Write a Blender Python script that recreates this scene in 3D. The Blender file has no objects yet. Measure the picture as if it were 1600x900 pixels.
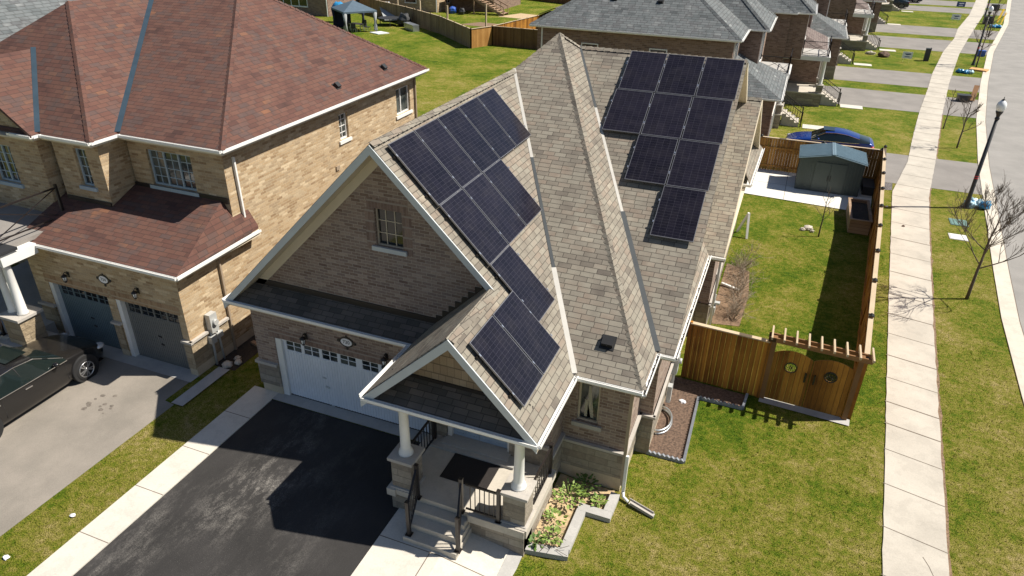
import bpy, math, random
from mathutils import Vector, Matrix, noise as mnoise

# ------------------------------------------------------------------ camera, world, sun
scn = bpy.context.scene
COL = scn.collection
CAMH = 12.2
F_PX = 1095.137
ROWS = ((0.93000534058339, 0.3671344516960126, 0.017388526799041567),
        (0.19082350480535348, -0.4418680219349056, -0.8765495087016677),
        (-0.3141280893205414, 0.8185138640054925, -0.48099750303990557))
cam_d = bpy.data.cameras.new('camera'); cam = bpy.data.objects.new('camera', cam_d); COL.objects.link(cam)
cam_d.sensor_fit = 'HORIZONTAL'; cam_d.sensor_width = 36.0; cam_d.lens = 36.0 * F_PX / 1600.0
cam_d.clip_start = 0.1; cam_d.clip_end = 2000.0
R3 = Matrix((ROWS[0], tuple(-v for v in ROWS[1]), tuple(-v for v in ROWS[2]))).transposed()
cam.matrix_world = Matrix.Translation((0, 0, CAMH)) @ R3.to_4x4()
scn.camera = cam

SUN_TO = Vector((0.73, 0.31, 1.0)).normalized()          # direction towards the sun
SUN_EL = math.asin(SUN_TO.z); SUN_AZ = math.atan2(SUN_TO.x, SUN_TO.y)
world = bpy.data.worlds.new('World'); scn.world = world; world.use_nodes = True
wn = world.node_tree; wn.nodes.clear()
sky = wn.nodes.new('ShaderNodeTexSky'); sky.sky_type = 'NISHITA'; sky.sun_disc = False
sky.sun_elevation = SUN_EL; sky.sun_rotation = SUN_AZ; sky.air_density = 1.0; sky.dust_density = 0.6; sky.ozone_density = 1.5
bg = wn.nodes.new('ShaderNodeBackground'); bg.inputs[1].default_value = 0.058
wo = wn.nodes.new('ShaderNodeOutputWorld')
wn.links.new(sky.outputs[0], bg.inputs[0]); wn.links.new(bg.outputs[0], wo.inputs[0])
sun_d = bpy.data.lights.new('sun', 'SUN'); sun_d.energy = 5.0; sun_d.angle = math.radians(0.5); sun_d.color = (1.0, 0.93, 0.82)
sun = bpy.data.objects.new('sun', sun_d); COL.objects.link(sun)
sun.rotation_euler = SUN_TO.to_track_quat('Z', 'Y').to_euler()
scn.view_settings.view_transform = 'Standard'; scn.view_settings.look = 'None'
scn.view_settings.gamma = 1.0; scn.view_settings.use_curve_mapping = False
scn.view_settings.exposure = 0.58
try:
    scn.cycles.max_bounces = 6; scn.cycles.transparent_max_bounces = 8
except Exception:
    pass

# ------------------------------------------------------------------ material helpers
class NT:
    def __init__(s, name, rough=0.8, spec=0.5, metal=0.0):
        s.m = bpy.data.materials.new(name); s.m.use_nodes = True
        s.t = s.m.node_tree; s.t.nodes.clear()
        s.out = s.t.nodes.new('ShaderNodeOutputMaterial'); s.b = s.t.nodes.new('ShaderNodeBsdfPrincipled')
        s.t.links.new(s.b.outputs[0], s.out.inputs[0])
        s.b.inputs['Roughness'].default_value = rough; s.b.inputs['Metallic'].default_value = metal
        s.b.inputs['Specular IOR Level'].default_value = spec
    def n(s, ty, **kw):
        nd = s.t.nodes.new(ty)
        for k, v in kw.items(): setattr(nd, k, v)
        return nd
    def link(s, a, b): s.t.links.new(a, b)
    def inp(s, nd, key, v):
        if hasattr(v, 'is_output') or isinstance(v, bpy.types.NodeSocket): s.link(v, nd.inputs[key])
        else: nd.inputs[key].default_value = v
    def math(s, op, a, b=0.0, c=0.0):
        nd = s.n('ShaderNodeMath', operation=op)
        s.inp(nd, 0, a); s.inp(nd, 1, b); s.inp(nd, 2, c)
        return nd.outputs[0]
    def uv(s):
        u = s.n('ShaderNodeUVMap'); sp = s.n('ShaderNodeSeparateXYZ'); s.link(u.outputs[0], sp.inputs[0])
        return u.outputs[0], sp.outputs[0], sp.outputs[1]
    def obj(s):
        return s.n('ShaderNodeTexCoord').outputs['Object']
    def geo(s):
        return s.n('ShaderNodeNewGeometry').outputs['Position']
    def scale(s, v, xyz):
        mp = s.n('ShaderNodeMapping'); s.link(v, mp.inputs[0]); mp.inputs['Scale'].default_value = xyz
        return mp.outputs[0]
    def noise(s, v, sc, det=3.0, rough=0.55):
        nd = s.n('ShaderNodeTexNoise'); s.link(v, nd.inputs['Vector'])
        nd.inputs['Scale'].default_value = sc; nd.inputs['Detail'].default_value = det; nd.inputs['Roughness'].default_value = rough
        return nd.outputs['Fac']
    def wn(s, v):
        nd = s.n('ShaderNodeTexWhiteNoise', noise_dimensions='3D'); s.link(v, nd.inputs['Vector'])
        return nd.outputs['Value'], nd.outputs['Color']
    def comb(s, x, y, z=0.0):
        nd = s.n('ShaderNodeCombineXYZ'); s.inp(nd, 0, x); s.inp(nd, 1, y); s.inp(nd, 2, z); return nd.outputs[0]
    def ramp(s, f, stops, interp='LINEAR'):
        nd = s.n('ShaderNodeValToRGB'); s.link(f, nd.inputs[0]); cr = nd.color_ramp; cr.interpolation = interp
        while len(cr.elements) < len(stops): cr.elements.new(0.5)
        for e, (p, c) in zip(cr.elements, stops):
            e.position = p; e.color = (c[0], c[1], c[2], 1.0) if hasattr(c, '__len__') else (c, c, c, 1.0)
        return nd.outputs[0]
    def mix(s, f, a, b, mode='MIX'):
        nd = s.n('ShaderNodeMix', data_type='RGBA', blend_type=mode)
        s.inp(nd, 0, f)
        for i, v in ((6, a), (7, b)):
            if isinstance(v, bpy.types.NodeSocket): s.link(v, nd.inputs[i])
            else: nd.inputs[i].default_value = (v[0], v[1], v[2], 1.0)
        return nd.outputs[2]
    def col(s, c):
        if isinstance(c, bpy.types.NodeSocket): s.link(c, s.b.inputs['Base Color'])
        else: s.b.inputs['Base Color'].default_value = (c[0], c[1], c[2], 1.0)
        return s
    def bump(s, h, st=0.3, dist=0.02):
        nd = s.n('ShaderNodeBump'); nd.inputs['Strength'].default_value = st; nd.inputs['Distance'].default_value = dist
        s.link(h, nd.inputs['Height']); s.link(nd.outputs[0], s.b.inputs['Normal'])
    def cells(s, W, H, stagger=0.5, rnd_row=0.0, gu=0.04, gv=0.08):
        """running-bond cells on the metric UV map: random per cell, mask of the joints"""
        uvv, u, v = s.uv()
        row = s.math('FLOOR', s.math('DIVIDE', v, H))
        off = s.math('MULTIPLY', s.math('MODULO', s.math('ADD', row, 1000.0), 2.0), stagger)
        if rnd_row:
            r, _ = s.wn(s.comb(row, 7.3, 1.0)); off = s.math('ADD', off, s.math('MULTIPLY', r, rnd_row))
        uu = s.math('ADD', s.math('DIVIDE', u, W), off)
        cu = s.math('FLOOR', uu); fu = s.math('SUBTRACT', uu, cu)
        fv = s.math('SUBTRACT', s.math('DIVIDE', v, H), row)
        r1, rc = s.wn(s.comb(cu, row, 3.1))
        g1 = s.math('LESS_THAN', fu, gu); g2 = s.math('LESS_THAN', fv, gv)
        gap = s.math('MAXIMUM', g1, g2)
        return r1, rc, gap, fu, fv, uvv

MATS = {}
SPLIT = {'eave_gutter', 'ridge_cap', 'valley_flashing', 'soffit', 'stone_base', 'soldier_course', 'downspout', 'stone_ledge', 'foundation', 'door_trim', 'panel_rail', 'flashing_and_shade', 'gable_siding', 'porch_beam', 'chrome_trim', 'leaf_litter', 'door_step', 'bargeboard', 'electric_meter', 'pier_cap', 'porch_floor', 'door_glass', 'railing_panel', 'cross_rail', 'handle', 'panel_clamp'}
def flat(name, c, rough=0.6, metal=0.0, var=0.08, sc=3.0, spec=0.5, bump=0.0):
    if name in MATS: return MATS[name]
    t = NT(name, rough, spec, metal)
    o = t.geo(); f = t.noise(o, sc, 4.0)
    lo = [max(0, x * (1 - var)) for x in c]; hi = [min(1, x * (1 + var)) for x in c]
    t.col(t.ramp(f, ((0.3, lo), (0.7, hi))))
    if bump: t.bump(t.noise(o, sc * 12, 3.0), bump, 0.01)
    MATS[name] = t.m
    return t.m

def shingle(name, cols, W=0.33, H=0.143, line=0.68):
    t = NT(name, 0.93, 0.25)
    r1, rc, gap, fu, fv, uvv = t.cells(W, H, 0.5, 0.6, 0.05, 0.12)
    # clusters of same-toned tabs
    big = t.noise(uvv, 1.1, 2.0)
    k = t.math('ADD', t.math('MULTIPLY', r1, 0.62), t.math('MULTIPLY', t.math('SUBTRACT', big, 0.5), 1.1))
    k = t.math('ADD', k, 0.17)
    n = len(cols); c = t.ramp(k, tuple((i / (n - 1), cols[i]) for i in range(n)))
    gr = t.noise(uvv, 60.0, 2.0); c = t.mix(0.35, c, t.ramp(gr, ((0.3, 0.45), (0.7, 1.0))), 'MULTIPLY')
    st = t.noise(t.scale(uvv, (1.2, 0.18, 1)), 2.0, 3.0)
    c = t.mix(0.22, c, t.ramp(st, ((0.35, 0.55), (0.6, 1.0))), 'MULTIPLY')
    c = t.mix(t.math('MULTIPLY', gap, line), c, (0.03, 0.027, 0.025))
    t.col(c)
    h = t.math('SUBTRACT', t.math('MULTIPLY', t.math('SUBTRACT', 1.0, fv), 0.6), t.math('MULTIPLY', gap, 0.5))
    h = t.math('ADD', h, t.math('MULTIPLY', r1, 0.25))
    t.bump(h, 0.6, 0.012)
    return t.m

def brickm(name, cols, mortar, W=0.255, H=0.083, rough=0.9):
    t = NT(name, rough, 0.25)
    r1, rc, gap, fu, fv, uvv = t.cells(W, H, 0.5, 0.0, 0.055, 0.17)
    n = len(cols); c = t.ramp(r1, tuple((i / (n - 1), cols[i]) for i in range(n)))
    nz = t.noise(uvv, 22.0, 3.0); c = t.mix(0.45, c, t.ramp(nz, ((0.3, 0.5), (0.65, 1.0))), 'MULTIPLY')
    big = t.noise(uvv, 0.7, 3.0); c = t.mix(0.3, c, t.ramp(big, ((0.35, 0.7), (0.6, 1.0))), 'MULTIPLY')
    c = t.mix(gap, c, mortar); t.col(c)
    t.bump(t.math('ADD', t.math('MULTIPLY', t.math('SUBTRACT', 1.0, gap), 1.0), t.math('MULTIPLY', nz, 0.3)), 0.6, 0.008)
    return t.m

def stonem(name, cols, mortar, W=0.55, H=0.2):
    t = NT(name, 0.9, 0.25)
    r1, rc, gap, fu, fv, uvv = t.cells(W, H, 0.37, 0.9, 0.025, 0.07)
    n = len(cols); c = t.ramp(r1, tuple((i / (n - 1), cols[i]) for i in range(n)))
    nz = t.noise(uvv, 9.0, 4.0, 0.65); c = t.mix(0.5, c, t.ramp(nz, ((0.3, 0.5), (0.65, 1.0))), 'MULTIPLY')
    c = t.mix(gap, c, mortar); t.col(c)
    t.bump(t.math('SUBTRACT', t.math('MULTIPLY', nz, 1.3), gap), 0.9, 0.03)
    return t.m

def woodm(name, lo, hi, board=0.14, rough=0.75, vertical=True, gapd=0.8):
    t = NT(name, rough, 0.3)
    uvv, u, v = t.uv()
    a = u if vertical else v
    q = t.math('DIVIDE', a, board); cu = t.math('FLOOR', q); fu = t.math('SUBTRACT', q, cu)
    r, _ = t.wn(t.comb(cu, 2.0, 5.0))
    sc = (14.0, 1.1, 1) if vertical else (1.1, 14.0, 1)
    g = t.noise(t.scale(uvv, sc), 3.0, 5.0, 0.65)
    bl = t.noise(uvv, 0.9, 3.0)
    k = t.math('ADD', t.math('MULTIPLY', r, 0.5), t.math('MULTIPLY', g, 0.6))
    k = t.math('ADD', k, t.math('MULTIPLY', t.math('SUBTRACT', bl, 0.5), 0.7))
    c = t.ramp(k, ((0.2, lo), (0.9, hi)))
    gap = t.math('LESS_THAN', fu, 0.07)
    c = t.mix(t.math('MULTIPLY', gap, gapd), c, (0.02, 0.012, 0.006)); t.col(c)
    t.bump(t.math('SUBTRACT', t.math('MULTIPLY', g, 0.4), gap), 0.5, 0.01)
    return t.m

def grassm(name='grass_lawn'):
    t = NT(name, 0.95, 0.12)
    p = t.geo()
    fine = t.noise(t.scale(p, (1, 1, 0.2)), 34.0, 4.0, 0.75)
    mid = t.noise(p, 6.5, 4.0, 0.6)
    mid2 = t.noise(p, 1.7, 4.0, 0.6)
    big = t.noise(p, 0.33, 3.0)
    sp = t.n('ShaderNodeSeparateXYZ'); t.link(p, sp.inputs[0])
    k = t.math('ADD', t.math('MULTIPLY', mid2, 0.55), t.math('MULTIPLY', big, 0.62))
    k = t.math('ADD', k, t.math('MULTIPLY', t.math('SUBTRACT', mid, 0.5), 0.65))
    k = t.math('ADD', k, t.math('MULTIPLY', t.math('SUBTRACT', fine, 0.5), 0.55))
    k = t.math('SUBTRACT', k, 0.035)
    # the watered back yard is greener than the verges
    def boxf(x0, x1, y0, y1, s=1.2):
        f = t.math('MULTIPLY', t.math('MULTIPLY', t.ss(sp.outputs[0], x0 - s, x0 + s), t.ss(sp.outputs[0], x1 + s, x1 - s)),
                   t.math('MULTIPLY', t.ss(sp.outputs[1], y0 - s, y0 + s), t.ss(sp.outputs[1], y1 + s, y1 - s)))
        return f
    yard = boxf(-1.5, 3.6, 15.0, 34.0, 1.5)
    k = t.math('SUBTRACT', k, t.math('MULTIPLY', yard, 0.085))
    far = t.ss(sp.outputs[1], 44.0, 60.0)
    k = t.math('SUBTRACT', k, t.math('MULTIPLY', far, 0.085))
    c = t.ramp(k, ((0.28, (0.050, 0.110, 0.004)), (0.42, (0.110, 0.168, 0.009)), (0.54, (0.200, 0.212, 0.022)),
                   (0.66, (0.28, 0.250, 0.055)), (0.80, (0.42, 0.34, 0.14))))
    dk = t.ramp(fine, ((0.38, 0.10), (0.56, 1.0)))
    c = t.mix(0.8, c, dk, 'MULTIPLY')
    fl = t.noise(t.scale(p, (1.0, 1.7, 0.2)), 52.0, 2.0, 0.6); strw = t.ramp(fl, ((0.60, 0.0), (0.68, 1.0)))
    dry = t.ramp(k, ((0.42, 0.10), (0.62, 0.85)))
    c = t.mix(t.math('MULTIPLY', strw, dry), c, (0.44, 0.36, 0.17))
    t.col(c); t.bump(fine, 1.0, 0.05)
    return t.m
def _ss(s, v, a, b):
    nd = s.n('ShaderNodeMapRange', interpolation_type='SMOOTHSTEP'); s.link(v, nd.inputs[0])
    nd.inputs[1].default_value = a; nd.inputs[2].default_value = b
    if a > b:
        nd.inputs[1].default_value = b; nd.inputs[2].default_value = a
        nd.inputs[3].default_value = 1.0; nd.inputs[4].default_value = 0.0
    return nd.outputs[0]
NT.ss = _ss

def concrete(name, c, var=0.1, jointw=None, rough=0.85):
    t = NT(name, rough, 0.3); p = t.geo()
    a = t.noise(p, 0.8, 4.0); b = t.noise(p, 26.0, 3.0)
    k = t.ramp(a, ((0.3, [x * (1 - var) for x in c]), (0.7, [min(1, x * (1 + var * 0.6)) for x in c])))
    k = t.mix(0.25, k, t.ramp(b, ((0.35, 0.7), (0.6, 1.0))), 'MULTIPLY')
    st = t.noise(p, 2.6, 5.0, 0.7); k = t.mix(0.3, k, t.ramp(st, ((0.42, 0.75), (0.5, 1.0))), 'MULTIPLY')
    t.col(k); t.bump(b, 0.25, 0.006)
    return t.m

def asphalt(name, lo, hi, streak=0.0, rough=0.9, dust=(0.30, 0.28, 0.25), patch=None):
    t = NT(name, rough, 0.3); p = t.geo()
    g = t.noise(p, 55.0, 3.0, 0.7); m = t.noise(p, 0.7, 4.0)
    k = t.ramp(m, ((0.3, lo), (0.7, hi)))
    k = t.mix(0.5, k, t.ramp(g, ((0.3, 0.55), (0.65, 1.0))), 'MULTIPLY')
    if streak:
        s1 = t.noise(t.scale(p, (1.5, 0.62, 1)), 1.5, 12.0, 0.82)
        s2 = t.noise(t.scale(p, (1.0, 0.55, 1)), 0.42, 3.0)
        f = t.math('MULTIPLY', t.ramp(s1, ((0.47, 0.0), (0.72, 1.0))), t.ramp(s2, ((0.40, 0.04), (0.62, 1.0))))
        s3 = t.noise(p, 38.0, 3.0, 0.8); f = t.math('MULTIPLY', f, t.ramp(s3, ((0.38, 0.10), (0.6, 1.0))))
        f = t.math('ADD', f, t.math('MULTIPLY', t.ramp(t.noise(p, 70.0, 2.0, 0.7), ((0.66, 0.0), (0.72, 1.0))), 0.25))
        f = t.math('MULTIPLY', f, streak)
        if patch:
            sp = t.n('ShaderNodeSeparateXYZ'); t.link(p, sp.inputs[0])
            dx = t.math('MULTIPLY', t.math('SUBTRACT', sp.outputs[0], patch[0]), 1.0 / patch[2]); dy = t.math('MULTIPLY', t.math('SUBTRACT', sp.outputs[1], patch[1]), 1.0 / patch[3])
            d = t.math('SQRT', t.math('ADD', t.math('MULTIPLY', dx, dx), t.math('MULTIPLY', dy, dy)))
            f = t.math('MULTIPLY', f, t.ss(d, 1.25, 0.15)); f = t.math('ADD', f, t.math('MULTIPLY', s3, 0.05))
        k = t.mix(f, k, dust)
    t.col(k); t.bump(g, 0.4, 0.008)
    return t.m

# ------------------------------------------------------------------ mesh helpers
def smat(M):
    return M if isinstance(M, bpy.types.Material) else MATS[M]
class MB:
    def __init__(s): s.v = []; s.f = []; s.mi = []; s.sm = []; s.cur = 0; s.smooth = False
    def face(s, idx, sm=None):
        s.f.append(tuple(idx)); s.mi.append(s.cur); s.sm.append(s.smooth if sm is None else sm)
    def poly(s, pts, mi=None):
        if mi is not None: s.cur = mi
        b = len(s.v); s.v += [Vector(p) for p in pts]; s.face(range(b, b + len(pts)))
        return s
    def box(s, x0, x1, y0, y1, z0, z1):
        if x0 > x1: x0, x1 = x1, x0
        if y0 > y1: y0, y1 = y1, y0
        if z0 > z1: z0, z1 = z1, z0
        b = len(s.v)
        s.v += [Vector(p) for p in ((x0, y0, z0), (x1, y0, z0), (x1, y1, z0), (x0, y1, z0), (x0, y0, z1), (x1, y0, z1), (x1, y1, z1), (x0, y1, z1))]
        for q in ((3, 2, 1, 0), (4, 5, 6, 7), (0, 1, 5, 4), (1, 2, 6, 5), (2, 3, 7, 6), (3, 0, 4, 7)): s.face([b + i for i in q], False)
        return s
    def beam(s, p, q, w, h, up=(0, 0, 1)):
        p = Vector(p); q = Vector(q); d = (q - p).normalized(); up = Vector(up)
        if abs(d.dot(up)) > 0.99: up = Vector((0, 1, 0))
        sx = d.cross(up).normalized(); uz = sx.cross(d).normalized(); b = len(s.v)
        for e in (p, q):
            for a, c in ((-1, -1), (1, -1), (1, 1), (-1, 1)): s.v.append(e + sx * (a * w / 2) + uz * (c * h / 2))
        for f in ((3, 2, 1, 0), (4, 5, 6, 7), (0, 1, 5, 4), (1, 2, 6, 5), (2, 3, 7, 6), (3, 0, 4, 7)): s.face([b + i for i in f], False)
        return s
    def prism(s, pts, ext):
        ext = Vector(ext); n = len(pts); b = len(s.v)
        P = [Vector(p) for p in pts]; s.v += P + [p + ext for p in P]
        nrm = Vector((0, 0, 0))
        for i in range(n): nrm += P[i].cross(P[(i + 1) % n])
        fl = nrm.dot(ext) > 0
        a = list(range(b, b + n)); c = list(range(b + n, b + 2 * n))
        s.face(a[::-1] if fl else a, False); s.face(c if fl else c[::-1], False)
        for i in range(n):
            j = (i + 1) % n; q = [a[i], a[j], c[j], c[i]]; s.face(q if fl else q[::-1], False)
        return s
    def tube(s, pts, r, n=8, cap=True, sm=True):
        pts = [Vector(p) for p in pts]; rs = r if hasattr(r, '__len__') else [r] * len(pts)
        b = len(s.v); up = None
        for i, p in enumerate(pts):
            d = (pts[min(i + 1, len(pts) - 1)] - pts[max(i - 1, 0)])
            d = d.normalized() if d.length > 1e-9 else Vector((0, 0, 1))
            if up is None or abs(d.dot(up)) > 0.95: up = Vector((0, 0, 1)) if abs(d.z) < 0.9 else Vector((1, 0, 0))
            a = d.cross(up).normalized(); c = a.cross(d)
            up = c
            for k in range(n):
                t = 2 * math.pi * k / n; s.v.append(p + (a * math.cos(t) + c * math.sin(t)) * rs[i])
        for i in range(len(pts) - 1):
            for k in range(n):
                k2 = (k + 1) % n; s.face((b + i * n + k, b + i * n + k2, b + (i + 1) * n + k2, b + (i + 1) * n + k), sm)
        if cap:
            s.face([b + k for k in range(n)][::-1], False); s.face([b + (len(pts) - 1) * n + k for k in range(n)], False)
        return s
    def lathe(s, prof, c=(0, 0, 0), n=16, sm=True, axis='z'):
        b = len(s.v); c = Vector(c)
        for (r, z) in prof:
            for k in range(n):
                t = 2 * math.pi * k / n; x, y = r * math.cos(t), r * math.sin(t)
                s.v.append(c + (Vector((x, y, z)) if axis == 'z' else Vector((z, x, y)) if axis == 'x' else Vector((y, z, x))))
        for i in range(len(prof) - 1):
            for k in range(n):
                k2 = (k + 1) % n; s.face((b + i * n + k, b + i * n + k2, b + (i + 1) * n + k2, b + (i + 1) * n + k), sm)
        s.face([b + k for k in range(n)][::-1], False); s.face([b + (len(prof) - 1) * n + k for k in range(n)], False)
        return s
    def blob(s, c, r, seed=0, n=10, m=7, amp=0.25, sq=(1, 1, 1)):
        b = len(s.v); c = Vector(c)
        for i in range(m + 1):
            th = math.pi * i / m
            for k in range(n):
                ph = 2 * math.pi * k / n
                d = Vector((math.sin(th) * math.cos(ph), math.sin(th) * math.sin(ph), math.cos(th)))
                q = r * (1 + amp * mnoise.noise(d * 2.3 + Vector((seed * 3.7, seed, 0))))
                s.v.append(c + Vector((d.x * q * sq[0], d.y * q * sq[1], d.z * q * sq[2])))
        for i in range(m):
            for k in range(n):
                k2 = (k + 1) % n; s.face((b + i * n + k, b + (i + 1) * n + k, b + (i + 1) * n + k2, b + i * n + k2), s.smooth)
        return s
    def clusters(s, tol=0.05):
        par = list(range(len(s.v)))
        def fd(a):
            while par[a] != a: par[a] = par[par[a]]; a = par[a]
            return a
        for f in s.f:
            r = fd(f[0])
            for q in f[1:]: par[fd(q)] = r
        bb = {}
        for i, v in enumerate(s.v):
            r = fd(i); b = bb.get(r)
            if b is None: bb[r] = [v.x, v.x, v.y, v.y, v.z, v.z]
            else: b[0] = min(b[0], v.x); b[1] = max(b[1], v.x); b[2] = min(b[2], v.y); b[3] = max(b[3], v.y); b[4] = min(b[4], v.z); b[5] = max(b[5], v.z)
        ks = list(bb); g = {k: k for k in ks}
        def gf(a):
            while g[a] != a: g[a] = g[g[a]]; a = g[a]
            return a
        for i in range(len(ks)):
            a = bb[ks[i]]
            for j in range(i + 1, len(ks)):
                b = bb[ks[j]]
                if a[0] - tol < b[1] and b[0] - tol < a[1] and a[2] - tol < b[3] and b[2] - tol < a[3] and a[4] - tol < b[5] and b[4] - tol < a[5]: g[gf(ks[i])] = gf(ks[j])
        out = {}
        for fi, f in enumerate(s.f): out.setdefault(gf(fd(f[0])), []).append(fi)
        res = []
        for fl in out.values():
            n = MB(); mp = {}
            for fi in fl:
                idx = []
                for vi in s.f[fi]:
                    if vi not in mp: mp[vi] = len(n.v); n.v.append(s.v[vi])
                    idx.append(mp[vi])
                n.f.append(tuple(idx)); n.mi.append(s.mi[fi]); n.sm.append(s.sm[fi])
            res.append(n)
        return res
    def build(s, name, mats, parent=None, bevel=0.0, label=None, orient=None):
        if parent is not None and name in SPLIT:
            cs = s.clusters()
            if len(cs) > 1:
                cs.sort(key=lambda c: -len(c.f)); os_ = [c.build1(name, mats, parent, bevel, label) for c in cs]; return os_[0]
        return s.build1(name, mats, parent, bevel, label)
    def build1(s, name, mats, parent=None, bevel=0.0, label=None):
        me = bpy.data.meshes.new(name)
        off = Vector((0, 0, 0))
        if parent is not None:
            q = parent
            while q is not None: off += q.location; q = q.parent
        me.from_pydata([tuple(v - off) for v in s.v], [], s.f)
        if not isinstance(mats, (list, tuple)): mats = [mats]
        for m in mats: me.materials.append(smat(m))
        uvl = me.uv_layers.new(name='UVMap')
        dat = [0.0] * (2 * len(me.loops))
        V = s.v
        for p in me.polygons:
            p.material_index = min(s.mi[p.index], len(mats) - 1); p.use_smooth = s.sm[p.index]
            idx = list(p.vertices); nn = Vector((0, 0, 0))
            c0 = V[idx[0]]
            for i in range(1, len(idx) - 1): nn += (V[idx[i]] - c0).cross(V[idx[i + 1]] - c0)
            if nn.length < 1e-12: continue
            nn.normalize()
            if abs(nn.z) > 0.985: u = Vector((1, 0, 0)); w = Vector((0, 1, 0))
            else:
                u = Vector((0, 0, 1)).cross(nn).normalized(); w = nn.cross(u)
                if w.z < 0: w = -w
            for li, vi in zip(p.loop_indices, idx):
                q = V[vi]; dat[2 * li] = q.dot(u); dat[2 * li + 1] = q.dot(w)
        uvl.data.foreach_set('uv', dat)
        me.update()
        o = bpy.data.objects.new(name, me); COL.objects.link(o)
        if parent is not None: o.parent = parent
        if bevel:
            md = o.modifiers.new('Bevel', 'BEVEL'); md.width = bevel; md.segments = 2; md.limit_method = 'ANGLE'
        if label: o['label'] = label
        return o

def tag(o, label=None, cat=None, group=None, kind=None):
    if label: o['label'] = label
    if cat: o['category'] = cat
    if group: o['group'] = group
    if kind: o['kind'] = kind
    return o
def thing(name, label, cat, loc=(0, 0, 0), group=None):
    o = bpy.data.objects.new(name, None); COL.objects.link(o); o.location = loc; o.empty_display_size = 0.3
    return tag(o, label, cat, group)
def dup(root, loc, rz=0.0, label=None, scale=None):
    def cp(o, par):
        c = o.copy(); COL.objects.link(c)
        if par is not None: c.parent = par
        return c
    r = cp(root, None); r.location = loc; r.rotation_euler = (0, 0, rz)
    if scale: r.scale = scale
    if label: r['label'] = label
    for ch in list(root.children):
        c = cp(ch, r)
        for g in list(ch.children): cp(g, c)
    return r

def zg(x, y=0.0):
    return 0.0 if x <= -5 else (-0.3 if x >= -3 else -0.3 * (x + 5) / 2.0)

def clip2(poly, f):
    """keep the part of a 2-D polygon where f(p) <= 0 (f linear)"""
    out = []; n = len(poly)
    for i in range(n):
        a = poly[i]; b = poly[(i + 1) % n]; fa = f(a); fb = f(b)
        if fa <= 1e-9: out.append(a)
        if (fa < -1e-9 and fb > 1e-9) or (fa > 1e-9 and fb < -1e-9):
            t = fa / (fa - fb); out.append((a[0] + (b[0] - a[0]) * t, a[1] + (b[1] - a[1]) * t))
    return out
def sheet(name, poly, mat, dz=0.004, kind='structure', thick=0.0):
    m = MB()
    for lo, hi in ((-1e4, -5.0), (-5.0, -3.0), (-3.0, 1e4)):
        q = clip2(clip2(poly, lambda p: lo - p[0]), lambda p: p[0] - hi)
        if len(q) > 2:
            if sum(q[i][0] * q[(i + 1) % len(q)][1] - q[(i + 1) % len(q)][0] * q[i][1] for i in range(len(q))) < 0: q = q[::-1]
            m.poly([(x, y, zg(x) + dz) for x, y in q])
    o = m.build(name, mat)
    if kind: o['kind'] = kind
    return o

def wall(m, o, u, n, poly, holes=(), reveal=0.1, z0=0.0):
    """wall face on plane through o with horizontal unit u, outward normal n; poly in (s, z) convex; rectangular holes (s0,s1,z0,z1)"""
    o = Vector(o); u = Vector(u); n = Vector(n)
    P = lambda s, z, d=0.0: o + u * s + Vector((0, 0, z)) - n * d
    ss = sorted({p[0] for p in poly} | {h[0] for h in holes} | {h[1] for h in holes})
    zz = sorted({min(p[1] for p in poly), max(p[1] for p in poly)} | {h[2] for h in holes} | {h[3] for h in holes})
    area = sum(poly[i][0] * poly[(i + 1) % len(poly)][1] - poly[(i + 1) % len(poly)][0] * poly[i][1] for i in range(len(poly)))
    pl = list(poly) if area > 0 else list(poly)[::-1]
    flip = u.cross(Vector((0, 0, 1))).dot(n) < 0
    if not holes:
        q = pl; pts = [P(*c) for c in q]; m.poly(pts[::-1] if flip else pts); return
    for i in range(len(ss) - 1):
        for j in range(len(zz) - 1):
            cs = (ss[i] + ss[i + 1]) / 2; cz = (zz[j] + zz[j + 1]) / 2
            if any(h[0] < cs < h[1] and h[2] < cz < h[3] for h in holes): continue
            q = [(ss[i], zz[j]), (ss[i + 1], zz[j]), (ss[i + 1], zz[j + 1]), (ss[i], zz[j + 1])]
            for k in range(len(pl)):
                a = pl[k]; b = pl[(k + 1) % len(pl)]
                q = clip2(q, lambda p: -((b[0] - a[0]) * (p[1] - a[1]) - (b[1] - a[1]) * (p[0] - a[0])))
                if len(q) < 3: break
            if len(q) < 3: continue
            pts = [P(*c) for c in q]; m.poly(pts[::-1] if flip else pts)
    for (a, b, c, d) in holes:
        lowz = min(p[1] for p in poly)
        for e in (((a, c), (a, d)), ((b, d), (b, c)), ((a, d), (b, d)), ((b, c), (a, c))):
            if e[0][1] == e[1][1] == c and c <= lowz + 1e-6: continue
            pts = [P(*e[0]), P(*e[1]), P(e[1][0], e[1][1], reveal), P(e[0][0], e[0][1], reveal)]
            m.poly(pts if flip else pts[::-1])

def plane(px, py, z, gx=0.0, gy=0.0):
    """z = z + gx*(x-px) + gy*(y-py)"""
    return (gx, gy, z - gx * px - gy * py)
def pz(p, x, y): return p[0] * x + p[1] * y + p[2]
def hip(m, planes, foot, th=0.10, only=None, dz=0.0):
    for i, p in enumerate(planes):
        if only is not None and i not in only: continue
        q = list(foot)
        for j, r in enumerate(planes):
            if j == i: continue
            q = clip2(q, lambda c: pz(p, *c) - pz(r, *c))
            if len(q) < 3: break
        if len(q) < 3: continue
        if sum(q[k][0] * q[(k + 1) % len(q)][1] - q[(k + 1) % len(q)][0] * q[k][1] for k in range(len(q))) < 0: q = q[::-1]
        m.prism([(x, y, pz(p, x, y) + dz - th) for x, y in q], (0, 0, th))
def rect(x0, x1, y0, y1): return [(x0, y0), (x1, y0), (x1, y1), (x0, y1)]

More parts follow.
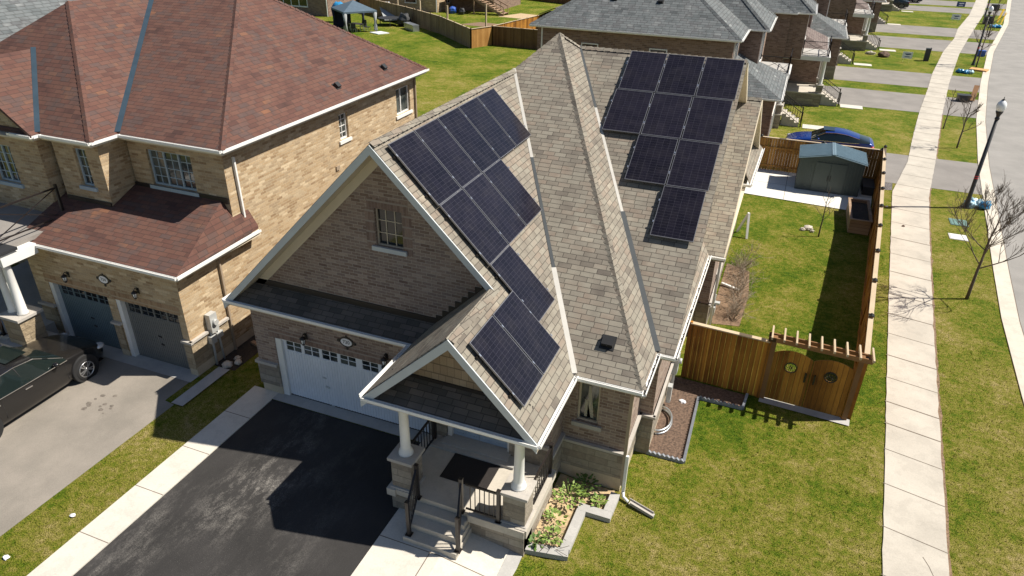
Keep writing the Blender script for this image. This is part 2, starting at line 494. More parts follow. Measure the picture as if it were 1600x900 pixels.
def gutter(m, pts, out_side=1, w=0.085, h=0.07):
    """open U channel along a horizontal path (outer lip, floor); out_side +1 = right of travel"""
    for a, b in zip(pts[:-1], pts[1:]):
        a = Vector(a); b = Vector(b); d = (b - a).normalized(); s = Vector((d.y, -d.x, 0)) * out_side
        a2 = a - d * 0.0; b2 = b + d * 0.0
        m.beam(a2 + s * w + Vector((0, 0, -h / 2)), b2 + s * w + Vector((0, 0, -h / 2)), 0.02, h)
        m.beam(a2 + s * w / 2 + Vector((0, 0, -h)), b2 + s * w / 2 + Vector((0, 0, -h)), w, 0.015)
        m.beam(a2 + s * 0.008 + Vector((0, 0, -h / 2 - 0.03)), b2 + s * 0.008 + Vector((0, 0, -h / 2 - 0.03)), 0.015, h + 0.04)
def cap_line(m, p, q, w=0.26, h=0.03, lift=0.012):
    p = Vector(p) + Vector((0, 0, lift)); q = Vector(q) + Vector((0, 0, lift)); d = (q - p); L = d.length; d.normalize()
    sx = d.cross(Vector((0, 0, 1))).normalized(); nz = sx.cross(d); n = max(1, int(L / 0.2))
    for i in range(n):
        a = p + d * (L * i / n); b = p + d * (L * (i + 1) / n - 0.004)
        for sgn in (-1, 1):
            o = sx * (sgn * w / 2) - nz * (w * 0.30)
            t0 = nz * 0.010; t1 = nz * (h)
            pts = [a + t0, b + t1, b + o + t1, a + o + t0]
            m.poly(pts if sgn > 0 else pts[::-1])
        m.poly([b + nz * h + sx * (-w / 2) - nz * (w * .3), b + nz * h, b + nz * h + sx * (w / 2) - nz * (w * .3),
                b + sx * (w / 2) - nz * (w * .3), b - nz * 0.0, b + sx * (-w / 2) - nz * (w * .3)])

TEXTS = []
def text_mesh(s, size, loc, rot, mat, name, parent, ext=0.004):
    cu = bpy.data.curves.new(name, 'FONT'); cu.body = s; cu.size = size; cu.align_x = 'CENTER'; cu.align_y = 'CENTER'; cu.extrude = ext
    o = bpy.data.objects.new(name, cu); COL.objects.link(o)
    dg = bpy.context.evaluated_depsgraph_get(); me = bpy.data.meshes.new_from_object(o.evaluated_get(dg))
    bpy.data.objects.remove(o); me.materials.clear(); me.materials.append(smat(mat))
    ob = bpy.data.objects.new(name, me); COL.objects.link(ob)
    off = Vector((0, 0, 0)); q = parent
    while q is not None: off += q.location; q = q.parent
    ob.parent = parent; ob.location = Vector(loc) - off; ob.rotation_euler = rot
    return ob
# ------------------------------------------------------------------ materials
MATS['shingle_tan'] = shingle('shingle_tan', ((0.15, 0.13, 0.11), (0.225, 0.20, 0.165), (0.285, 0.262, 0.215), (0.25, 0.205, 0.165), (0.40, 0.365, 0.295)))
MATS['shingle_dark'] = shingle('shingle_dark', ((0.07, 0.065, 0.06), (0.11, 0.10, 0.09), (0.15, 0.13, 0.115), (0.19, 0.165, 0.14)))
MATS['shingle_red'] = shingle('shingle_red', ((0.085, 0.046, 0.040), (0.125, 0.062, 0.050), (0.15, 0.076, 0.058), (0.105, 0.070, 0.064), (0.215, 0.102, 0.062)), W=0.36, H=0.15, line=0.5)
MATS['shingle_grey'] = shingle('shingle_grey', ((0.085, 0.095, 0.10), (0.13, 0.145, 0.15), (0.17, 0.185, 0.19), (0.12, 0.125, 0.13), (0.30, 0.32, 0.32)), W=0.4, H=0.19)
MATS['shingle_brown'] = shingle('shingle_brown', ((0.13, 0.10, 0.095), (0.18, 0.14, 0.13), (0.22, 0.18, 0.165), (0.16, 0.13, 0.125)), W=0.4, H=0.19)
MATS['brick_main'] = brickm('brick_main', ((0.20, 0.135, 0.11), (0.28, 0.20, 0.16), (0.34, 0.255, 0.205), (0.25, 0.185, 0.16), (0.42, 0.325, 0.26)), (0.37, 0.315, 0.27), 0.25, 0.082)
MATS['brick_soldier'] = brickm('brick_soldier', ((0.20, 0.135, 0.11), (0.26, 0.18, 0.145), (0.31, 0.22, 0.175)), (0.30, 0.25, 0.215), 0.082, 0.26)
MATS['brick_tan'] = brickm('brick_tan', ((0.33, 0.225, 0.13), (0.46, 0.33, 0.195), (0.54, 0.405, 0.255), (0.39, 0.29, 0.185), (0.66, 0.525, 0.35)), (0.46, 0.37, 0.25), 0.27, 0.085)
MATS['brick_tan_soldier'] = brickm('brick_tan_soldier', ((0.30, 0.19, 0.11), (0.38, 0.25, 0.15), (0.44, 0.31, 0.19)), (0.40, 0.31, 0.21), 0.085, 0.26)
MATS['brick_row'] = brickm('brick_row', ((0.20, 0.125, 0.095), (0.27, 0.18, 0.135), (0.32, 0.22, 0.17), (0.17, 0.11, 0.085)), (0.27, 0.21, 0.17), 0.28, 0.095)
MATS['stone'] = stonem('stone', ((0.24, 0.205, 0.165), (0.32, 0.28, 0.225), (0.38, 0.34, 0.28), (0.28, 0.235, 0.19)), (0.22, 0.19, 0.155))
MATS['stone_tan'] = stonem('stone_tan', ((0.30, 0.235, 0.15), (0.38, 0.30, 0.20), (0.44, 0.36, 0.25)), (0.24, 0.19, 0.13))
MATS['fence_wood'] = woodm('fence_wood', (0.145, 0.052, 0.007), (0.52, 0.235, 0.038), 0.14)
MATS['fence_wood_bright'] = woodm('fence_wood_bright', (0.27, 0.115, 0.025), (0.66, 0.33, 0.085), 0.14)  # brighter wood copy, light bounced off the patio put into its colour
MATS['fence_wood_dark'] = woodm('fence_wood_dark', (0.10, 0.05, 0.022), (0.235, 0.13, 0.06), 0.14)
MATS['fence_wood_fresh'] = woodm('fence_wood_fresh', (0.30, 0.145, 0.035), (0.50, 0.27, 0.085), 0.14)
MATS['fence_wood_pale'] = woodm('fence_wood_pale', (0.17, 0.115, 0.060), (0.33, 0.235, 0.125), 0.14)
MATS['beam_wood'] = woodm('beam_wood', (0.17, 0.085, 0.035), (0.30, 0.16, 0.07), 5.0)
MATS['rail_wood'] = woodm('rail_wood', (0.42, 0.33, 0.22), (0.60, 0.48, 0.34), 5.0)
MATS['planter_wood'] = woodm('planter_wood', (0.25, 0.16, 0.10), (0.40, 0.28, 0.19), 0.15, vertical=False)
MATS['shake_siding'] = shingle('shake_siding', ((0.30, 0.225, 0.155), (0.36, 0.27, 0.185), (0.42, 0.33, 0.235)), W=0.16, H=0.24, line=0.5)
MATS['grass_lawn'] = grassm()
MATS['asphalt_main'] = asphalt('asphalt_main', (0.018, 0.0172, 0.0175), (0.036, 0.034, 0.034), streak=1.25, rough=0.85, patch=(-9.7, 7.4, 2.4, 5.8), dust=(0.40, 0.375, 0.34))
MATS['asphalt_old'] = asphalt('asphalt_old', (0.22, 0.20, 0.172), (0.32, 0.285, 0.245), streak=0.4, dust=(0.42, 0.38, 0.325))
MATS['asphalt_drive'] = asphalt('asphalt_drive', (0.22, 0.205, 0.19), (0.29, 0.27, 0.25))
MATS['asphalt_road'] = asphalt('asphalt_road', (0.26, 0.25, 0.235), (0.33, 0.315, 0.295), streak=0.3, dust=(0.20, 0.19, 0.18))
MATS['concrete_new'] = concrete('concrete_new', (0.60, 0.565, 0.50), 0.09)
MATS['concrete_walk'] = concrete('concrete_walk', (0.50, 0.46, 0.395), 0.14)
MATS['concrete_patio'] = concrete('concrete_patio', (0.72, 0.70, 0.64), 0.04)
MATS['concrete_curb'] = concrete('concrete_curb', (0.58, 0.53, 0.45), 0.10)
MATS['concrete_grey'] = concrete('concrete_grey', (0.42, 0.41, 0.39), 0.12)
MATS['concrete_found'] = concrete('concrete_found', (0.52, 0.44, 0.32), 0.15)
MATS['sill'] = concrete('sill', (0.45, 0.42, 0.38), 0.08)
flat('joint_dark', (0.16, 0.13, 0.10), 0.95)
flat('white_trim', (0.74, 0.735, 0.71), 0.45, var=0.04)
flat('grey_trim', (0.50, 0.53, 0.54), 0.45, var=0.04)
flat('soffit_cream', (0.62, 0.54, 0.41), 0.55, var=0.04)
flat('eave_gutter', (0.78, 0.775, 0.75), 0.35, var=0.03)
flat('gutter_debris', (0.05, 0.045, 0.04), 0.9)
flat('downspout_taupe', (0.33, 0.26, 0.19), 0.4, var=0.04)
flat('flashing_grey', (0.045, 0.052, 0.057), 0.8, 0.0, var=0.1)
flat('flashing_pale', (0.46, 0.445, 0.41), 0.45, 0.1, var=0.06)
flat('flashing_blue', (0.06, 0.095, 0.125), 0.35, 0.4, var=0.1)
flat('black_metal', (0.018, 0.014, 0.013), 0.4, var=0.1)
flat('black_plastic', (0.015, 0.015, 0.016), 0.5)
flat('door_white', (0.72, 0.75, 0.80), 0.4, var=0.04)
flat('door_blue_grey', (0.34, 0.43, 0.55), 0.4, var=0.05)
flat('door_taupe', (0.145, 0.15, 0.145), 0.45, var=0.05)
flat('door_teal', (0.12, 0.165, 0.185), 0.45, var=0.05)
flat('window_frame_blue', (0.36, 0.44, 0.50), 0.4, var=0.04)
flat('window_frame_beige', (0.50, 0.42, 0.32), 0.4, var=0.04)
flat('galvanised', (0.50, 0.53, 0.55), 0.35, 0.8, var=0.1)
flat('meter_grey', (0.50, 0.51, 0.50), 0.45, 0.2, var=0.05)
flat('panel_frame', (0.26, 0.262, 0.28), 0.35, 0.6, var=0.05)
flat('rail_silver', (0.62, 0.64, 0.68), 0.3, 0.9, var=0.05)
flat('mulch', (0.13, 0.085, 0.06), 0.95, var=0.55, sc=14.0, bump=1.0)
flat('soil_sand', (0.46, 0.34, 0.20), 0.95, var=0.3, sc=7.0, bump=0.8)
flat('soil_dark', (0.04, 0.03, 0.022), 0.95, var=0.4, sc=12.0, bump=0.8)
flat('stone_paver', (0.23, 0.245, 0.27), 0.85, var=0.12, sc=8.0)
flat('rock', (0.50, 0.45, 0.38), 0.9, var=0.25, sc=8.0)
flat('bark', (0.105, 0.080, 0.060), 0.9, var=0.25, sc=30.0)
flat('twig_pale', (0.30, 0.24, 0.18), 0.9, var=0.25, sc=20.0)
flat('leaf_green', (0.085, 0.16, 0.03), 0.6, var=0.4, sc=20.0)
flat('leaf_light', (0.18, 0.26, 0.05), 0.6, var=0.35, sc=20.0)
flat('shed_wall_metal', (0.085, 0.105, 0.10), 0.5, 0.2, var=0.06)
flat('shed_roof_metal', (0.23, 0.32, 0.37), 0.4, 0.25, var=0.06)
flat('doormat', (0.022, 0.018, 0.017), 0.98, var=0.2, sc=40.0, bump=0.5)
flat('plate_white', (0.75, 0.75, 0.78), 0.4, var=0.02)
flat('lamp_globe', (0.80, 0.82, 0.84), 0.15, var=0.02)
flat('rubber', (0.015, 0.015, 0.016), 0.85)
flat('rim_silver', (0.62, 0.62, 0.63), 0.28, 0.85, var=0.03)
flat('chrome', (0.75, 0.75, 0.76), 0.12, 1.0, var=0.02)
flat('headlight_glass', (0.55, 0.57, 0.60), 0.1, 0.3)
flat('tail_red', (0.45, 0.012, 0.010), 0.25)
flat('bag_blue', (0.035, 0.25, 0.50), 0.3, var=0.3, sc=9.0)
flat('bag_pale', (0.40, 0.58, 0.66), 0.3, var=0.35, sc=9.0)
flat('bin_blue', (0.02, 0.08, 0.35), 0.4)
flat('bin_dark', (0.03, 0.032, 0.035), 0.5)
flat('yellow_paint', (0.65, 0.42, 0.02), 0.4)
flat('orange_cloth', (0.60, 0.33, 0.12), 0.6)
flat('sign_white', (0.72, 0.75, 0.78), 0.5, var=0.03)
flat('sign_blue', (0.02, 0.05, 0.16), 0.5, var=0.05)
flat('canopy_blue', (0.075, 0.115, 0.155), 0.75, var=0.1)
flat('curtain_navy', (0.015, 0.02, 0.045), 0.9)
flat('net_grey', (0.33, 0.35, 0.36), 0.9)
flat('lid_green', (0.12, 0.22, 0.20), 0.6, var=0.25, sc=8.0)
flat('lid_white', (0.62, 0.62, 0.60), 0.6, var=0.15, sc=8.0)
flat('red_band', (0.45, 0.03, 0.04), 0.5)
flat('blind', (0.42, 0.38, 0.30), 0.8, var=0.05)
flat('oil', (0.15, 0.13, 0.11), 0.8, var=0.4, sc=12.0)
flat('gravel_dark', (0.13, 0.12, 0.12), 0.95, var=0.8, sc=16.0, bump=1.0)
flat('dirt_edge', (0.20, 0.13, 0.08), 0.95, var=0.4, sc=14.0, bump=0.6)
flat('shutter_wall', (0.42, 0.37, 0.29), 0.8)

def carpaint(name, c):
    t = NT(name, 0.25, 0.6, 0.25); t.col(c); t.b.inputs['Coat Weight'].default_value = 0.45; t.b.inputs['Coat Roughness'].default_value = 0.05
    MATS[name] = t.m
carpaint('paint_charcoal', (0.016, 0.015, 0.015)); carpaint('paint_blue', (0.004, 0.03, 0.20)); carpaint('paint_navy', (0.006, 0.012, 0.04)); carpaint('paint_black', (0.012, 0.012, 0.013))
t = NT('glass_dark', 0.06, 0.8); t.col((0.012, 0.016, 0.02)); MATS['glass_dark'] = t.m
t = NT('car_glass', 0.05, 0.9); t.col((0.008, 0.014, 0.014)); MATS['car_glass'] = t.m
t = NT('glass_window', 0.07, 0.9)
w_ = t.noise(t.geo(), 1.4, 3.0); t.col(t.ramp(w_, ((0.42, (0.012, 0.018, 0.02)), (0.62, (0.10, 0.11, 0.10))))); MATS['glass_window'] = t.m
# solar cells: dark blue-black with a fine grid of cells, glassy
t = NT('solar_cells', 0.16, 0.30)
tc = t.uv()
uvv, u, v = tc
def lines(t, a, W, g):
    q = t.math('DIVIDE', a, W); f = t.math('SUBTRACT', q, t.math('FLOOR', q)); return t.math('LESS_THAN', f, g)
sp_ = t.n('ShaderNodeSeparateXYZ'); t.link(t.obj(), sp_.inputs[0])
lx = lines(t, sp_.outputs[0], 0.178, 0.035); ly = lines(t, sp_.outputs[1], 0.0895, 0.06); bb = lines(t, sp_.outputs[0], 0.0198, 0.10)
gr = t.math('MAXIMUM', lx, ly)
rr, _ = t.wn(t.comb(t.math('FLOOR', t.math('DIVIDE', sp_.outputs[0], 0.178)), t.math('FLOOR', t.math('DIVIDE', sp_.outputs[1], 0.179)), 2.0))
inf = t.n('ShaderNodeObjectInfo')
base = t.mix(t.math('ADD', t.math('MULTIPLY', rr, 0.45), t.math('MULTIPLY', inf.outputs['Random'], 0.5)), (0.006, 0.005, 0.009), (0.014, 0.012, 0.020))
base = t.mix(t.math('MULTIPLY', bb, 0.30), base, (0.045, 0.044, 0.055))
base = t.mix(t.math('MULTIPLY', gr, 0.5), base, (0.07, 0.068, 0.085))
dust_ = t.noise(t.geo(), 2.2, 5.0, 0.7); base = t.mix(t.math('MULTIPLY', t.ramp(dust_, ((0.45, 0.0), (0.75, 1.0))), 0.03), base, (0.30, 0.27, 0.24)); t.col(base)
t.link(t.ramp(dust_, ((0.3, 0.09), (0.7, 0.20))), t.b.inputs['Roughness'])
MATS['solar_cells'] = t.m
# corrugated / ribbed walls get their ribs from geometry; painted garage door grooves too
# ------------------------------------------------------------------ ground, roads, paths (the setting)
m = MB()
xs = [-260, -120, -70, -45, -30, -20, -12, -8, -5, -3, 0, 4, 8, 14, 24, 40, 80, 260]; ys = [-60, -20, 0, 6, 12, 20, 30, 45, 70, 110, 180, 420]
for j, y in enumerate(ys):
    for x in xs: m.v.append(Vector((x, y, zg(x))))
for j in range(len(ys) - 1):
    for i in range(len(xs) - 1):
        a = j * len(xs) + i; m.face((a, a + 1, a + 1 + len(xs), a + len(xs)))
g_ = m.build('ground', 'grass_lawn'); g_['kind'] = 'structure'

def interp(tab, y):
    if y <= tab[0][0]: a, b = tab[0], tab[1]
    elif y >= tab[-1][0]: a, b = tab[-2], tab[-1]
    else:
        for a, b in zip(tab[:-1], tab[1:]):
            if a[0] <= y <= b[0]: break
    return a[1] + (b[1] - a[1]) * (y - a[0]) / (b[0] - a[0])
SWL = [(-10, 2.3), (12.8, 3.86), (25, 4.78), (38.3, 5.83), (44, 7.02), (50, 7.85), (56.7, 8.85), (65.6, 10.35), (72.3, 11.4), (85.3, 13.85), (95.3, 16.15), (104.3, 17.75), (120, 21.3), (142, 25.5), (170, 33), (230, 52)]
SWR = [(-10, 3.6), (13.4, 5.2), (25, 6.2), (33, 6.95), (38.3, 7.5), (44.6, 8.50), (56.7, 10.3), (68.7, 12.27), (84.6, 15.2), (96.3, 17.7), (120, 22.95), (143, 27.4), (170, 35), (230, 54)]
CRB = [(-10, 7.3), (10, 7.75), (20.35, 8.05), (26.0, 8.46), (30.4, 8.95), (35, 9.5), (39.8, 10.08), (45.4, 10.75), (56.3, 12.34), (69.9, 14.74), (87.4, 18.15), (112, 24.0), (145, 30.5), (170, 38), (230, 58)]
def strip(fa, fb, y0, y1, step=1.5):
    pts = []; n = max(1, int((y1 - y0) / step)); L = []; Rr = []
    for i in range(n + 1):
        y = y0 + (y1 - y0) * i / n; L.append((fa(y), y)); Rr.append((fb(y), y))
    return L, Rr
def strip_mesh(name, fa, fb, y0, y1, mat, dz, thick=0.0, kind='structure', step=1.5):
    L, Rr = strip(fa, fb, y0, y1, step); m = MB()
    for i in range(len(L) - 1):
        q = [(*L[i], zg(L[i][0]) + dz), (*Rr[i], -0.3 + dz), (*Rr[i + 1], -0.3 + dz), (*L[i + 1], -0.3 + dz)]
        q = [(a, b, -0.3 + dz) for a, b, c in q]
        m.poly(q)
        if thick:
            m.poly([(L[i][0], L[i][1], -0.3 + dz), (L[i + 1][0], L[i + 1][1], -0.3 + dz), (L[i + 1][0], L[i + 1][1], -0.3 + dz - thick), (L[i][0], L[i][1], -0.3 + dz - thick)])
            m.poly([(Rr[i + 1][0], Rr[i + 1][1], -0.3 + dz), (Rr[i][0], Rr[i][1], -0.3 + dz), (Rr[i][0], Rr[i][1], -0.3 + dz - thick), (Rr[i + 1][0], Rr[i + 1][1], -0.3 + dz - thick)])
    o = m.build(name, mat)
    if kind: o['kind'] = kind
    return o
fL = lambda y: interp(SWL, y); fR = lambda y: interp(SWR, y); fC = lambda y: interp(CRB, y)
jit = lambda y, s: 0.05 * mnoise.noise(Vector((y * 1.7, s, 0))) + 0.03 * mnoise.noise(Vector((y * 6.0, s, 1)))
strip_mesh('sidewalk_edge_dirt', lambda y: fR(y) - 0.1, lambda y: fR(y) + 0.07 + jit(y, 4) * 1.4, -10, 60, 'dirt_edge', 0.003, step=0.3)
strip_mesh('sidewalk', lambda y: fL(y) + jit(y, 1) * 0.6, lambda y: fR(y) + jit(y, 2) * 0.7, -10, 225, 'concrete_walk', 0.03, 0.05, step=0.4)
mj = MB(); random.seed(5)
y = -8.0
JY = [10.8, 12.3, 13.79, 15.32, 16.73, 17.91, 18.99, 20.32, 21.67, 23.13, 24.6, 26.2, 28.26, 30.1, 31.9, 33.81, 35.7, 37.6, 39.49]
JY += [39.49 + 1.9 * (k + 1) for k in range(32)]
for y in JY:
    sl = 0.10 * random.uniform(-.3, 1)
    a = Vector((fL(y) - 0.02, y + 0.20, -0.3 + 0.0335)); b = Vector((fR(y) + 0.02, y - 0.12, -0.3 + 0.0335)); w = 0.008 + y * 0.00022
    if random.random() < .25: w *= 1.7
    mj.poly([a + Vector((0, -w, 0)), b + Vector((0, -w, 0)), b + Vector((0, w, 0)), a + Vector((0, w, 0))])
# the crack in one of the near slabs
ck = [(4.72, 12.9), (4.85, 12.55), (4.98, 12.3), (5.16, 12.1)]
ck = [(4.70, 13.35), (4.80, 13.1), (4.86, 12.85), (5.0, 12.62), (5.17, 12.5)]
for a, b in zip(ck[:-1], ck[1:]): mj.beam((a[0], a[1], -0.2665), (b[0], b[1], -0.2665), 0.012, 0.002)
o = mj.build('sidewalk_joints', 'joint_dark'); o['kind'] = 'structure'
strip_mesh('road', lambda y: fC(y) + 0.55, lambda y: fC(y) + 15, -10, 225, 'asphalt_road', 0.008, step=2)
strip_mesh('gutter_pan', lambda y: fC(y) + 0.16, lambda y: fC(y) + 0.56, -10, 225, 'concrete_curb', 0.013, step=2)
strip_mesh('curb', lambda y: fC(y), lambda y: fC(y) + 0.17, -10, 225, 'concrete_curb', 0.035, 0.05, step=1)
# cracks along the gutter
strip_mesh('gutter_crack', lambda y: fC(y) + 0.55, lambda y: fC(y) + 0.575, -10, 130, 'joint_dark', 0.016, step=1)

# main driveway, strip, walkway
sheet('driveway', rect(-11.72, -6.48, -14, 12.12), 'asphalt_main', 0.006)
sheet('concrete_strip', rect(-12.55, -11.715, -14, 12.42), 'concrete_new', 0.035)
mm = MB()
mm.box(-12.55, -12.53, -14, 12.42, -.05, .034); mm.box(-11.735, -11.717, -14, 12.1, -.05, .034)
o = mm.build('concrete_strip_edges', 'concrete_new'); o['kind'] = 'structure'
sheet('garage_apron', rect(-11.72, -6.48, 12.12, 12.6), 'concrete_grey', 0.03)
sheet('walkway', rect(-6.475, -3.76, -14, 10.0), 'concrete_new', 0.036)
edg = [(-3.76, -14)]
for i in range(60): edg.append((-3.46 + 0.05 * mnoise.noise(Vector((i * .9, 0, 0))), -14 + i * 24 / 59.0))
edg.append((-3.76, 10.0))
for i in range(len(edg) - 3):
    pass
m = MB()
for a, b in zip(edg[1:-2], edg[2:-1]):
    m.poly([(-3.76, a[1], zg(-3.76) + .028), (a[0], a[1], zg(a[0]) + .028), (b[0], b[1], zg(b[0]) + .028), (-3.76, b[1], zg(-3.76) + .028)])
o = m.build('walkway_edging', 'concrete_grey'); o['kind'] = 'structure'
mj = MB()
for yy in (-5.2, -3.7, -2.2, -0.7, 0.8, 2.3, 3.75, 5.2, 6.7, 8.21, 9.69, 11.2): mj.box(-12.55, -11.715, yy - .009, yy + .009, .0355, .0375)
mj.box(-5.255, -5.235, -14, 9.12, 0.0, 0.0385 + 0)
for yy in (9.10, 7.2, 5.3, 3.4): mj.prism([(-6.475, yy - .01, .037), (-5.0, yy - .01, .037), (-5.0, yy + .01, .037), (-6.475, yy + .01, .037)], (0, 0, .002)); mj.prism([(-5.0, yy - .01, .037), (-3.76, yy - .01, .037 - .186), (-3.76, yy + .01, .037 - .186), (-5.0, yy + .01, .037)], (0, 0, .002))
o = mj.build('path_joints', 'joint_dark'); o['kind'] = 'structure'
# neighbour driveway and side slabs
sheet('neighbour_driveway', [(-21.2, -14), (-14.03, -14), (-14.03, 10.9), (-14.4, 10.95), (-14.4, 12.0), (-21.2, 12.0)], 'asphalt_old', 0.006)
sheet('neighbour_garage_apron', rect(-19.8, -14.35, 11.85, 12.35), 'concrete_grey', 0.02)
sheet('side_slab', rect(-14.12, -13.72, 10.9, 12.75), 'concrete_grey', 0.05)
# back yard patio and beds
sheet('patio', [(-1.2, 35.0), (4.62, 34.6), (5.0, 39.15), (-1.2, 39.4)], 'concrete_patio', 0.03)
mj = MB(); mj.beam((0.75, 34.9, -.268), (0.8, 39.3, -.268), 0.02, .002); mj.beam((-1.2, 37.1, -.268), (4.8, 36.9, -.268), 0.02, .002)
o = mj.build('patio_joints', 'joint_dark'); o['kind'] = 'structure'
sheet('mulch_bed', [(-1.66, 14.35), (-.72, 14.35), (-.76, 17.2), (.47, 17.19), (.52, 17.9), (-1.38, 18.02), (-1.66, 18.0)], 'mulch', 0.02)
sheet('flower_bed', [(-3.47, 10.05), (-2.75, 10.35), (-2.72, 11.72), (-2.12, 11.72), (-2.08, 12.68), (-3.47, 12.68)], 'soil_sand', 0.03)
sheet('gate_slab', [(.88, 17.72), (3.3, 17.55), (3.32, 17.85), (.9, 18.0)], 'concrete_grey', 0.03)
sheet('gravel_bed', [(5.3, 38.45), (5.85, 38.6), (5.95, 39.75), (5.3, 39.75)], 'gravel_dark', 0.012)
# driveways of the row of houses: left x, y0, y1
for i, (xl, y0, y1) in enumerate(((-0.4, 39.8, 45.4), (1.9, 56.8, 63.0), (3.3, 65.9, 72.3), (6.0, 85.3, 93.6), (8.0, 96.6, 104.3), (11.0, 121.4, 128.0), (13.0, 130.5, 138), (16.5, 147, 160))):
    nm = 'house_driveway'
    ps = [(xl, y0)] + [(interp(SWL, y0 + (y1 - y0) * k / 6.0) + .05, y0 + (y1 - y0) * k / 6.0) for k in range(7)] + [(xl, y1)]
    sheet(nm, ps, 'asphalt_drive', 0.009)
    m = MB()
    for k in range(6):
        ya = y0 + (y1 - y0) * k / 6.0; yb = y0 + (y1 - y0) * (k + 1) / 6.0
        m.poly([(fR(ya) - .05, ya, -.291), (fC(ya) + .02, ya, -.291), (fC(yb) + .02, yb, -.291), (fR(yb) - .05, yb, -.291)])
    o = m.build('driveway_apron', 'asphalt_drive'); o['kind'] = 'structure'

sheet('shrub_soil', [(-1.05, 21.6), (-.05, 21.8), (.05, 24.2), (-.1, 26.2), (-1.0, 26.6)], 'dirt_edge', 0.012)
rnd = random.Random(3)
for k in range(13):
    x = -15.9 + rnd.uniform(-.55, .55); y = 10.3 + rnd.uniform(-.5, .35); r_ = rnd.uniform(.02, .07); sheet('oil_stain', [(x + r_ * 1.2 * math.cos(a * .7), y + r_ * math.sin(a * .7) * rnd.uniform(.7, 1.1)) for a in range(9)], 'oil', 0.009 + .0004 * k)
# ------------------------------------------------------------------ the main house
ZE = 3.04
def win(m_fr, m_gl, o, u, n, s0, s1, z0, z1, dep=0.09, fw=0.055, cols=1, rows=1, bar=0.022, mull=()):
    """window frame + glass set back in a hole"""
    o = Vector(o); u = Vector(u); n = Vector(n)
    P = lambda s, z, d: o + u * s + Vector((0, 0, z)) - n * d
    def bx(a, b, c, d, d0, d1):
        pts = [P(a, c, d0), P(b, c, d0), P(b, d, d0), P(a, d, d0)]; m_fr.prism(pts, n * (d0 - d1) if d1 > d0 else n * 0.01)
    d0, d1 = dep - 0.04, dep + 0.01
    bx(s0, s1, z0, z0 + fw, d0, d1); bx(s0, s1, z1 - fw, z1, d0, d1)
    bx(s0, s0 + fw, z0 + fw, z1 - fw, d0, d1); bx(s1 - fw, s1, z0 + fw, z1 - fw, d0, d1)
    for q in mull: bx(s0 + (s1 - s0) * q - fw * .5, s0 + (s1 - s0) * q + fw * .5, z0 + fw, z1 - fw, d0, d1)
    for i in range(1, cols):
        s = s0 + (s1 - s0) * i / cols; bx(s - bar / 2, s + bar / 2, z0 + fw, z1 - fw, dep - 0.018, dep + .004)
    for i in range(1, rows):
        z = z0 + (z1 - z0) * i / rows; bx(s0 + fw, s1 - fw, z - bar / 2, z + bar / 2, dep - 0.016, dep + .006)
    pts = [P(s0, z0, dep), P(s1, z0, dep), P(s1, z1, dep), P(s0, z1, dep)]
    fl = u.cross(Vector((0, 0, 1))).dot(n) < 0
    m_gl.poly(pts[::-1] if fl else pts)
def window(parent, o, u, n, s0, s1, z0, z1, frame='white_trim', glass='glass_window', sill=None, label=None, **kw):
    a = MB(); g = MB(); win(a, g, o, u, n, s0, s1, z0, z1, **kw)
    w = g.build('window', glass, parent, label=label); f = a.build('frame', frame, w)
    if sill:
        o = Vector(o); u = Vector(u); n = Vector(n); s = MB()
        p = [o + u * (s0 - .1) + Vector((0, 0, z0 - .11)) - n * .08, o + u * (s1 + .1) + Vector((0, 0, z0 - .11)) - n * .08,
             o + u * (s1 + .1) + Vector((0, 0, z0 - .11)) + n * .06, o + u * (s0 - .1) + Vector((0, 0, z0 - .11)) + n * .06]
        s.prism(p, (0, 0, .108)); s.build('sill', sill, w)
    return w

H = thing('brick_house', 'brown brick bungalow with tan shingle roof, front gable and white double garage door', 'house', (-7.0, 20.0, 0))

XF = Vector((1, 0, 0)); YF = Vector((0, 1, 0)); NF = Vector((0, -1, 0)); NR = Vector((1, 0, 0)); NL = Vector((-1, 0, 0))
# roof planes
AK = 4.75 / 4.64
pAL = plane(-12.63, 0, ZE, gx=0.998); pAR = plane(-7.87, 0, 7.79, gx=-AK)
pBF = plane(0, 12.4, ZE, gy=0.6); pBR = plane(-1.70, 0, ZE, gx=-1.075); pBL = plane(-12.63, 0, ZE, gx=0.985); pBB = plane(0, 21.83, 8.70, gy=-0.6)
pCF = plane(0, 14.0, ZE, gy=0.6); pCB = plane(0, 21.83, 8.71, gy=-0.6)
m = MB()
hip(m, [pAL, pAR], rect(-12.63, -3.23, 12.1, 20.4))
hip(m, [plane(-7.15, 0, ZE, gx=0.965), plane(-7.87, 0, 7.79, gx=-AK)], rect(-7.15, -3.23, 9.95, 12.1))
hip(m, [plane(-7.15, 0, ZE, gx=0.965), plane(-7.87, 0, 7.79, gx=-AK)], rect(-7.15, -3.23, 12.1, 12.72), only=[0])
hip(m, [pBF, pBR, pBL, pBB], rect(-12.63, -1.70, 12.4, 31.2))
hip(m, [pCF, pCB], rect(-7.2, -1.31, 14.0, 31.2))
